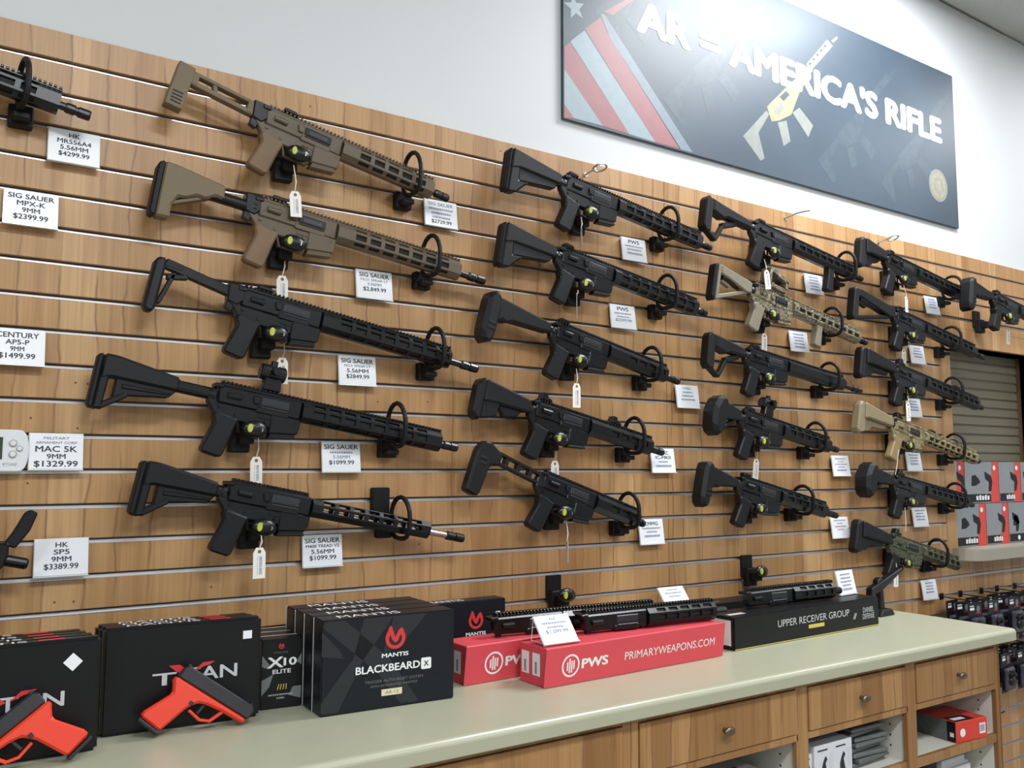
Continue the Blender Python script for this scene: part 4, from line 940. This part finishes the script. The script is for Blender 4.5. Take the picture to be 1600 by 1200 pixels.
# red training pistols leaning on the cartons
def pistol(label, p, yaw, lean, rot, flip):
    f = -1 if flip else 1
    t = thing('training_pistol', label, 'pistol', p, (lean, 0, yaw))
    g = bpy.data.objects.new('frame', None)
    def PZ(pts): 
        c, s = .88*math.cos(rot), .88*math.sin(rot); return [(f*(x*c-z*s), x*s+z*c) for x, z in pts]
    w = .013
    fr = MB()
    fr.prism(PZ([(.0, .012), (.176, .010), (.176, -.001), (.120, -.002), (.082, -.006), (.062, -.012), (.046, -.034), (.024, -.100), (-.028, -.094), (-.030, -.084), (.002, -.022), (-.008, -.004), (-.016, .006), (-.010, .013)]), -w, w, .004)
    fr.prism(PZ(bar((.054, -.034), (.086, -.040), .006)), -.006, .006, .001).prism(PZ(bar((.084, -.041), (.106, -.032), .006)), -.006, .006, .001).prism(PZ(bar((.106, -.034), (.122, -.0), .007)), -.006, .006, .001)
    fr.build('frame', 'pistol_red', t)
    MB().prism(PZ([(-.008, .0125), (.180, .0105), (.183, .034), (.176, .042), (.0, .045), (-.008, .038)]), -.0125, .0125, .003).build('slide', 'slide_black', t)
    MB().prism(PZ([(-.030, -.096), (.027, -.102), (.026, -.110), (-.030, -.104)]), -.013, .013, .002).build('base_plate', 'slide_black', t)
    MB().prism(PZ(bar((.078, -.006), (.074, -.032), .007)), -.003, .003, .001).build('trigger', 'slide_black', t)
    MB().prism(PZ([(.044, -.016), (.053, -.016), (.053, -.025), (.044, -.025)]), -.015, -.012, .0008).build('release_button', 'slide_black', t)
    MB().prism(PZ([(-.004, .043), (.006, .043), (.006, .049), (-.004, .048)]), -.007, .007, .001).prism(PZ([(.168, .041), (.174, .041), (.173, .047), (.169, .047)]), -.002, .002, .0005).build('sights', 'slide_black', t)
    return t
def lean_point(px, a, yaw, d):
    n = Vector((-math.sin(yaw), math.cos(yaw), 0)); r_ = ray(*px); k = ((a-n*d-CAM).dot(n))/r_.dot(n); return CAM+r_*k
q0 = lean_point((277, 1064), TA, TYAW, .024)
pistol('red-framed training pistol with black slide leaning on the square-stickered carton', Vector((q0.x, q0.y, ZC+.0925)), TYAW, math.radians(-14), math.radians(-36), False)
q0 = lean_point((72, 1108), a1, yaw1, .024)
pistol('red-framed training pistol with black slide leaning on the diamond-stickered carton', Vector((q0.x, q0.y, ZC+.0925)), yaw1, math.radians(-14), math.radians(-36), True)

# red long cartons with gun uppers on top
def pws_carton(label, a, yaw, w, d, h, lead, logo=True, flap=True):
    t = thing('carton', label, 'box', (a.x, a.y, a.z+.0004), (0, 0, yaw))
    b = MB(); b.prism([(0.012, 0), (d, 0), (d, h), (0.0, h)], 0, w, .0015)
    for v in b.bm.verts: v.co = Vector((v.co.y, v.co.x, v.co.z))
    bmesh.ops.reverse_faces(b.bm, faces=b.bm.faces)
    b.build('body', 'carton_red', t)
    sl = math.atan2(-.012-.006, h)
    f = MB().box(-.006, w+.004, -.0025, 0, .001, h+.001, .0005).build('front_flap', 'carton_red', t, (0, -.0065 + .012, 0), (math.atan2(.012, h), 0, 0))
    y = -.0031; b = MB(); cx, cz, R = lead, h*.50, h*.30
    ro, ri = circle(cx, cz, R, 28), circle(cx, cz, R*.83, 28)
    for i in range(28): b.face([(ro[i][0], y, ro[i][1]), (ro[(i+1) % 28][0], y, ro[(i+1) % 28][1]), (ri[(i+1) % 28][0], y, ri[(i+1) % 28][1]), (ri[i][0], y, ri[i][1])])
    for k, (dx, z0, z1) in enumerate(((-.36, -.42, .34), (-.12, -.62, .62), (.12, -.62, .42), (.36, -.34, .42))): add_poly(b, [(cx+R*(dx-.075), cz+R*z0), (cx+R*(dx+.075), cz+R*z0), (cx+R*(dx+.075), cz+R*z1), (cx+R*(dx-.075), cz+R*z1)], y)
    add_text(b, 'PWS', cx+R*1.3, h*.385, h*.24, y, width=.084, bold=.04, align='L')
    add_text(b, 'PRIMARYWEAPONS.COM', w-.036, h*.40, h*.22, y, width=.338, bold=.0, align='R') if logo else None
    b.build('lettering', 'print_white', f)
    b = MB()
    for y0 in ((.025, .068) if flap else (.025,)):
        b.face([(-.0005, y0+.03, h*.25), (-.0005, y0, h*.25), (-.0005, y0, h*.82), (-.0005, y0+.03, h*.82)]); b.face([(-.0008, y0+.020, h*.3), (-.0008, y0+.012, h*.3), (-.0008, y0+.012, h*.6), (-.0008, y0+.020, h*.6)], 1)
    b.build('end_label', ('card_white', 'ink_soft'), t)
    return t
PH = .093
a, w, yaw = carton_frame((854, 1077), (1132.8, 1025)); PA, PW, PYAW = a, w-.01, yaw
pws_carton('red long carton with white ring emblem standing in front of the other red carton', a, yaw, w-.01, .105, PH, .072)
a2, w2, yaw2 = carton_frame((728.8, 1072.6), (806, 1060)); PA2 = a2; w2 = .60
pws_carton('red long carton partly hidden behind the front red carton', a2, yaw, w2, .105, PH, .078, True, False)

def gun_upper(label, pr, pf, z, hu, LU, extra=None, lift=.0, rows=2):
    """receiver upper with handguard, standing upright on a carton"""
    a, b = on_level(*pr, z), on_level(*pf, z); d = b-a; yaw = math.atan2(d.y, d.x)
    t = thing('gun_upper', label, 'gun part', Vector((a.x, a.y, z+.0615)), (0, 0, yaw))
    link('upper_receiver', cached(('up', 'gun_black'), None), t); link('ejection_port_cover', cached(('port', 'gun_black'), None), t); link('forward_assist', cached(('fa', 'gun_black'), None), t); link('charging_handle', cached('ch', None), t)
    link('top_rail', cached(('rail', hu, 'gun_black'), lambda: rail_mesh(0, hu, 'gun_black')), t)
    link('handguard', cached(('hg', hu, 'gun_black', rows, False, -.059), lambda: handguard_mesh(.201, hu, -.009, -.059, .042, 'gun_black', rows)), t)
    MB().lathe([(.2, .011), (hu, .010), (LU-.045, .0085), (LU-.044, .0115), (LU-.002, .0115), (LU, .009)], (0, BORE), 12).build('barrel', 'gun_black', t)
    MB().box(.006, .02, -.006, .006, -.0612, -.05, .001).build('lug', 'gun_black', t); MB().box(.186, .198, -.006, .006, -.0612, -.05, .001).build('lug', 'gun_black', t)
    return t
zt = ZC+PH+.001
gun_upper('black gun upper with handguard lying on the front red carton', (911, 991), (1084, 972), zt, .44, .49)
gun_upper('black gun upper with long rail lying on the rear red carton', (771, 996), (1010, 972), zt, .50, .545)
def tent(px_b0, px_b1, z, lines, label, lean=-40):
    a, b = on_level(*px_b0, z), on_level(*px_b1, z); d = b-a; yaw = math.atan2(d.y, d.x); mid = (a+b)/2; L = math.radians(lean)
    c = mid+Vector((-math.sin(yaw)*-math.sin(L), math.cos(yaw)*-math.sin(L), math.cos(L)))*(CH/2+.004)
    return price_card(None, lines, label, c, L, yaw)
t = tent((852, 1010), (905, 1003), zt+.0025, [(None, .006, .02, 1), (None, .007, .07, 1), (None, .007, .05, 1), ('$1,099.99', .0095, .066, 1)], 'white easel price card leaning on the front red carton')
MB().tube([(-.05, .003, .036), (-.05, .044, .0), (-.05, .004, -.034)], .0011, 6).build('easel_leg', 'acrylic', t)
tent((1042, 955), (1086, 950), ZC+.0835, [(None, .006, .05, 1), (None, .007, .07, 1), (None, .007, .05, 1)], 'white easel price card behind the front gun upper', -38)

# black long carton
DH = .094
a, w, yaw = carton_frame((1148, 1018), (1373.6, 976.8)); 
t = carton('carton', 'long black carton reading UPPER RECEIVER GROUP', a, yaw, w, .11, DH, 'carton_black')
b = MB(); add_text(b, 'UPPER RECEIVER GROUP', w*.52, DH*.50, .021, -.0006, width=w*.50); b.build('lettering', 'print_silver', t)
b = MB(); add_text(b, 'DANIEL', w*.918, DH*.52, .017, -.0006, width=.062); add_text(b, 'DEFENSE', w*.918, DH*.30, .017, -.0006, width=.066); add_poly(b, bar((w*.80, DH*.35), (w*.815, DH*.55), .003), -.0006); add_poly(b, bar((w*.81, DH*.35), (w*.825, DH*.55), .003), -.0006); b.build('maker_lettering', 'print_silver', t)
b = MB(); add_poly(b, [(w*.475, DH*.30), (w*.585, DH*.30), (w*.585, DH*.42), (w*.475, DH*.42)], -.0006); b.build('gold_label', 'print_gold', t)
b = MB(); add_poly(b, [(.002, .0015), (w-.002, .0015), (w-.002, .004), (.002, .004)], -.0006); b.build('bottom_line', 'print_gold', t)
b = MB(); b.face([(-.0005, .095, .012), (-.0005, .012, .012), (-.0005, .012, DH-.01), (-.0005, .095, DH-.01)])
for i in range(9): y = .05+.004*i; b.face([(-.0008, y+.002, .04), (-.0008, y, .04), (-.0008, y, .07), (-.0008, y+.002, .07)], 1)
b.build('end_label', ('card_white', 'ink'), t)
b = MB(); b.face([(.02, .03, DH+.0005), (.09, .03, DH+.0005), (.09, .05, DH+.0005), (.02, .05, DH+.0005)]); b.build('top_label', 'print_silver', t)
gun_upper('black short gun upper lying on the long black carton', (1166, 951), (1308, 934), ZC+DH+.001, .40, .445, rows=3)
p0 = on_wall(1062, 952, .11)
t = carton('carton', 'flat black carton lying behind the long black carton by the wall', Vector((1.93, WALL_Y-.095, ZC)), 0, .64, .09, .082, 'carton_black')
b = MB()
for i in range(5): b.face([(.05+.05*i, .03, .0825), (.09+.05*i, .03, .0825), (.09+.05*i, .036, .0825), (.05+.05*i, .036, .0825)])
b.build('top_print', 'print_grey', t)
q = on_level(1327, 930, ZC+DH)
tent((1311, 932), (1341, 927), ZC+DH+.001, sm(5), 'white easel price card on the long black carton', -12)
# small display stand with pistol upper
q = on_level(1376, 961, ZC); t = thing('display_stand', 'small black stand holding a slim angled pistol top on the worktop', 'stand', (q.x, q.y, ZC), (0, 0, math.radians(4)))
MB().prism([(-.05, 0), (.05, 0), (.03, .024), (-.03, .024)], -.03, .03, .004).build('foot', 'polymer_black', t)
MB().prism([(-.016, .02), (.012, .02), (.006, .09), (-.012, .09)], -.012, .012, .003).build('post', 'polymer_black', t)
tp = MB().prism([(-.075, .070), (-.07, .10), (.09, .146), (.14, .160), (.142, .148), (.06, .112), (.0, .088)], -.013, .013, .003).build('pistol_top', 'gun_black', t)
MB().prism([(-.03, .112), (-.024, .128), (-.002, .134), (.004, .120)], -.012, .012, .003).build('small_sight', 'gun_black', tp)

# ---------------------------------------------------------------- cubby contents
def hogue(label, loc, rz, w, d, h):
    t = thing('carton', label, 'box', loc, (0, 0, rz)); MB().box(0, w, 0, d, 0, h, .002).build('body', 'tin_red', t)
    b = MB(); b.face([(-.0005, d-.002, .002), (-.0005, .002, .002), (-.0005, .002, h-.002), (-.0005, d-.002, h-.002)]); b.build('grey_side', 'plastic_grey', t)
    b = MB(); b.face([(-.0008, .032, .002), (-.0008, .002, .002), (-.0008, .002, h-.002), (-.0008, .032, h-.002)]); b.face([(.002, .002, h+.0005), (w*.62, .002, h+.0005), (w*.62, .05, h+.0005), (.002, .05, h+.0005)]); b.build('black_band', 'carton_black', t)
    b = MB(); b.face([(w*.08, .014, h+.0009), (w*.45, .014, h+.0009), (w*.45, .034, h+.0009), (w*.08, .034, h+.0009)]); b.face([(-.0011, .022, h*.25), (-.0011, .008, h*.25), (-.0011, .008, h*.45), (-.0011, .022, h*.45)])
    add_poly(b, circle(w*.2, h*.45, h*.2, 18), -.0006); b.build('white_print', 'print_white', t)
    b = MB(); add_poly(b, [(w*.74, h*.25), (w*.93, h*.25), (w*.93, h*.75), (w*.74, h*.75)], -.0006, 0)
    for i in range(6): x = w*(.76+.025*i); add_poly(b, [(x, h*.35), (x+w*.012, h*.35), (x+w*.012, h*.68), (x, h*.68)], -.0009, 1)
    b.build('barcode_label', ('card_white', 'ink'), t)
    b = MB(); b.prism([(0, 0), (.045, 0), (.06, .03), (.03, .05), (0, .04)], 0, .0008)
    return t
SZ = .6120
_a, _b = on_level(1495, 1162, SZ), on_level(1543.5, 1151.5, SZ); RB, RBY, RBW = (_a.x, _a.y, SZ), math.atan2(_b.y-_a.y, _b.x-_a.x), (_b-_a).length
hogue('red and black carton with barcode label in the end cabinet', RB, RBY, RBW, .15, .064)
t = thing('carton', 'rounded white carton on the bottom shelf of the end cabinet', 'box', (2.72, FY+.06, .1085), group=None)
MB().box(0, .17, 0, .2, 0, .43, .02, seg=3).build('body', 'box_white', t); MB().box(-.07, -.001, .02, .2, 0, .45, .008).build('black_side', 'carton_black', t)
def white_box(label, x, y, z, w, d, h):
    t = thing('carton', label, 'box', (x, y, z)); MB().box(0, w, 0, d, 0, h, .0015).build('body', 'box_white', t)
    b = MB()
    for k in range(2):
        x0 = w*(.08+.48*k); add_poly(b, [(x0, h*.84), (x0+w*.26, h*.84), (x0+w*.26, h*.88), (x0, h*.88)], -.0005); add_poly(b, [(x0+w*.1, h*.12), (x0+w*.17, h*.1), (x0+w*.24, h*.22), (x0+w*.2, h*.5), (x0+w*.25, h*.6), (x0+w*.2, h*.7), (x0+w*.14, h*.55), (x0+w*.1, h*.4)], -.0005)
        for j in range(7): add_poly(b, [(x0+w*.29, h*(.3+.07*j)), (x0+w*.4, h*(.3+.07*j)), (x0+w*.4, h*(.315+.07*j)), (x0+w*.29, h*(.315+.07*j))], -.0005, 1)
    b.build('print', ('carton_grey', 'print_silver'), t)
white_box('white printed carton, the larger one on the shelf beside the grey packets', 2.05, FY+.03, SZ, .165, .24, .10); white_box('white printed carton at the cabinet side, the smaller one on its shelf', 1.985, FY+.035, SZ, .062, .24, .082)
ORD = ('first', 'second', 'third', 'fourth', 'fifth', 'sixth', 'seventh', 'eighth', 'ninth', 'tenth')
pk = MB().prism([(-.075, 0), (.075, 0), (.078, .006), (.07, .012), (-.07, .013), (-.078, .006)], 0, .22, .003).mesh('packet', 'plastic_grey')
for k in range(8):
    o = link('packet', pk, None, (2.312+.010*math.sin(k*1.7)+.004*(10-k)*.4, FY+.045+.008*math.cos(k*2.1), SZ+.0145*k), (0, 0, .06*math.sin(k*2.3)))
    tag(o, 'dark grey clear-wrapped packet, %s from the bottom of the stack beside white cartons' % ORD[k], 'packet', 'stack of grey packets')
t = thing('carton', 'white carton with black print on the shelf of the white-goods cabinet', 'box', (1.66, FY+.05, SZ)); MB().box(0, .24, 0, .3, 0, .058, .004).build('body', 'box_white', t)
b = MB(); b.face([(.06, .03, .0585), (.17, .03, .0585), (.19, .08, .0585), (.08, .08, .0585)]); b.build('print', 'carton_black', t)
white_box('plain white carton next to the black-print carton on its shelf', 1.46, FY+.04, SZ, .17, .25, .05)

# ---------------------------------------------------------------- ledge and its cartons
LZ = 1.118
pts = [(3.58, .0)]
lx0, lx1, ly = 3.735, 4.7, .10
pl = [(lx0+.055, .085), (lx0+.055, -.0005), (lx0, -.0012)]+[(lx0+.11-.11*math.cos(math.pi/2*i/6), -ly*math.sin(math.pi/2*i/6)) for i in range(1, 7)]+[(lx1, -ly), (lx1, -.0012), (OPX1-.005, -.0005), (OPX1-.005, .085)]
b = MB(); b.prism(pl, LZ-.05, LZ, .004)
for v in b.bm.verts: v.co = Vector((v.co.x, v.co.z, v.co.y))
for v in b.bm.verts: v.co = Vector((v.co.x, v.co.z, v.co.y)) if False else v.co
b2 = MB(); b.bm.free()
B_ = bmesh.new()
lo = [B_.verts.new((x, y, LZ-.05)) for x, y in pl]; hi = [B_.verts.new((x, y, LZ)) for x, y in pl]
B_.faces.new(lo); B_.faces.new(hi)
for i in range(len(pl)): B_.faces.new((lo[i], lo[(i+1) % len(pl)], hi[(i+1) % len(pl)], hi[i]))
bmesh.ops.recalc_face_normals(B_, faces=B_.faces); bmesh.ops.bevel(B_, geom=[e for e in B_.edges if abs(e.verts[0].co.z-e.verts[1].co.z) < 1e-6 and e.verts[0].co.z > LZ-.01], offset=.004, segments=2, affect='EDGES')
b2._merge(B_, 0)
tag(b2.build('ledge', 'ledge', None, (0, WALL_Y, 0)), 'beige round-cornered ledge sticking out below the roller shutter', 'ledge')
def grip_carton(label, x, z, w, red=.30, side=False, h=.172, y=-.088):
    t = thing('carton', label, 'box', (x, WALL_Y+y, z), group='red and silver cartons on the ledge'); d = .08
    MB().box(0, w, 0, d, 0, h, .0015).build('body', 'tin_silver', t)
    b = MB()
    if red: add_poly(b, [(w*(1-red), .001), (w-.0005, .001), (w-.0005, h-.001), (w*(1-red*.7), h-.001)], -.0005)
    b.face([(w+.0005, .001, .001), (w+.0005, d-.001, .001), (w+.0005, d-.001, h-.001), (w+.0005, .001, h-.001)])
    b.build('red_print', 'tin_red', t)
    b = MB(); add_poly(b, [(.001, h*.03), (w*(1-red*1.02) if red else w-.001, h*.03), (w*(1-red*1.02) if red else w-.001, h*.22), (.001, h*.22)], -.0007)
    cx = w*(.70 if red else .30)
    add_poly(b, [(cx-.034, h*.76), (cx+.02, h*.66), (cx+.03, h*.5), (cx+.016, h*.28), (cx-.004, h*.28), (cx+.002, h*.5), (cx-.028, h*.58)], -.0009)
    if w > .2: add_poly(b, [(w*.18, h*.42), (w*.3, h*.42), (w*.44, h*.5), (w*.40, h*.58), (w*.30, h*.68), (w*.2, h*.66)], -.0009)
    b.build('black_print', 'carton_black', t)
    b = MB(); ex = w*(1-red*.5) if red else w*.4; ez = h*.85 if red else h*.12
    add_poly(b, circle(ex, ez, h*.06, 14), -.0012)
    if red:
        x = w*.30
        for k in range(5): add_poly(b, [(x+.010*k*w/.12, h*.075), (x+(.010*k+.007)*w/.12, h*.075), (x+(.010*k+.007)*w/.12, h*.175+.006*(k % 2)), (x+.010*k*w/.12, h*.175)], -.0012)
    b.build('white_print', 'print_white', t)
    return t
GC = 'red and silver carton on the ledge below the shutter, '
def gx(px): return on_wall(px, 800, 0).x
for lb, xa, xb, up, red in (('lower row at the jamb', 1493.5, 1541, 0, .28), ('lower row, second from the jamb', 1542, 1576, 0, .36), ('lower row, third from the jamb', 1577, 1612, 0, 0), ('upper row at the jamb', 1492, 1510, 1, .8),
                             ('upper row, second from the jamb', 1511, 1563.5, 1, .25), ('upper row, third from the jamb', 1564.5, 1598, 1, .36), ('upper row, fourth from the jamb', 1599, 1612, 1, .36)):
    xa_, xb_ = gx(xa), gx(xb); grip_carton(GC+lb, xa_, LZ+.0005+(.1885 if up else 0), xb_-xa_-.003, red, h=.187, y=.002)

# ---------------------------------------------------------------- hanging packs
pc = MB().box(-.052, .052, -.0008, .0008, -.165, -.004, .0003).mesh('backing_card', 'carton_navy')
pb = MB().box(-.046, .046, -.022, -.001, -.158, -.062, .008).mesh('bubble', 'plastic_clear_dark')
ph = MB().box(-.046, .046, -.0015, -.0009, -.05, -.012).mesh('header', 'carton_black')
def pr_mesh(seed):
    random.seed(seed); b = MB(); 
    add_poly(b, [(-.04, -.034), (-.008, -.034), (-.008, -.024), (-.04, -.024)], -.0018, 0); add_poly(b, circle(.022, -.03, .013, 14), -.0018, 1); smudge(b, -.024, -.02, .005, -.0018, .03, 0); add_poly(b, [(.0, -.05), (.044, -.05), (.03, -.042), (.01, -.042)], -.0018, 2)
    return b.mesh('print', 'print_white', 'print_grey', 'print_darkred')
prm = pr_mesh(3)
pi = MB().ell((0, -.024, -.115), (.03, .012, .022), 10, 6).tube([(-.03, -.026, -.09), (0, -.03, -.078), (.03, -.026, -.095)], .006, 6).mesh('hardware', 'gun_black')
hk = MB().tube([(0, 0, 0), (0, -.17, -.004), (0, -.185, .008)], .0025, 6).box(-.014, .014, -.004, 0, -.012, .014, .001).mesh('peg', 'gun_black')
for row, (zs, xs, n) in enumerate(((.921, (3.636, 3.783, 3.953, 4.086, 4.245, 4.40), 3), (.693, (3.72, 3.86, 4.0, 4.14, 4.28), 3), (.464, (3.60, 3.75), 2))):
    rw = ('upper', 'middle', 'lowest')[row]
    for xi, x in enumerate(xs):
        o = link('peg_hook', hk, None, (x, WALL_Y, zs)); tag(o, 'black peg hook of the %s pack row, %s from the worktop end' % (rw, ORD[xi]), 'hook', 'peg hooks of the %s row' % rw)
        for k in range(n):
            t = thing('hanging_pack', 'dark blister pack, %s on the %s peg from the worktop in the %s row' % ((('front one', 'rear one') if n == 2 else ('front one', 'middle one', 'rear one'))[n-1-k], ORD[xi], rw), 'pack', (x+random.uniform(-.006, .006), WALL_Y-.05-.045*k, zs-.004), (0, 0, random.uniform(-.12, .12)), 'hanging packs of the %s row' % rw)
            link('backing_card', pc, t); link('header', ph, t); link('bubble', pb, t); link('print', prm, t); link('hardware', pi, t)
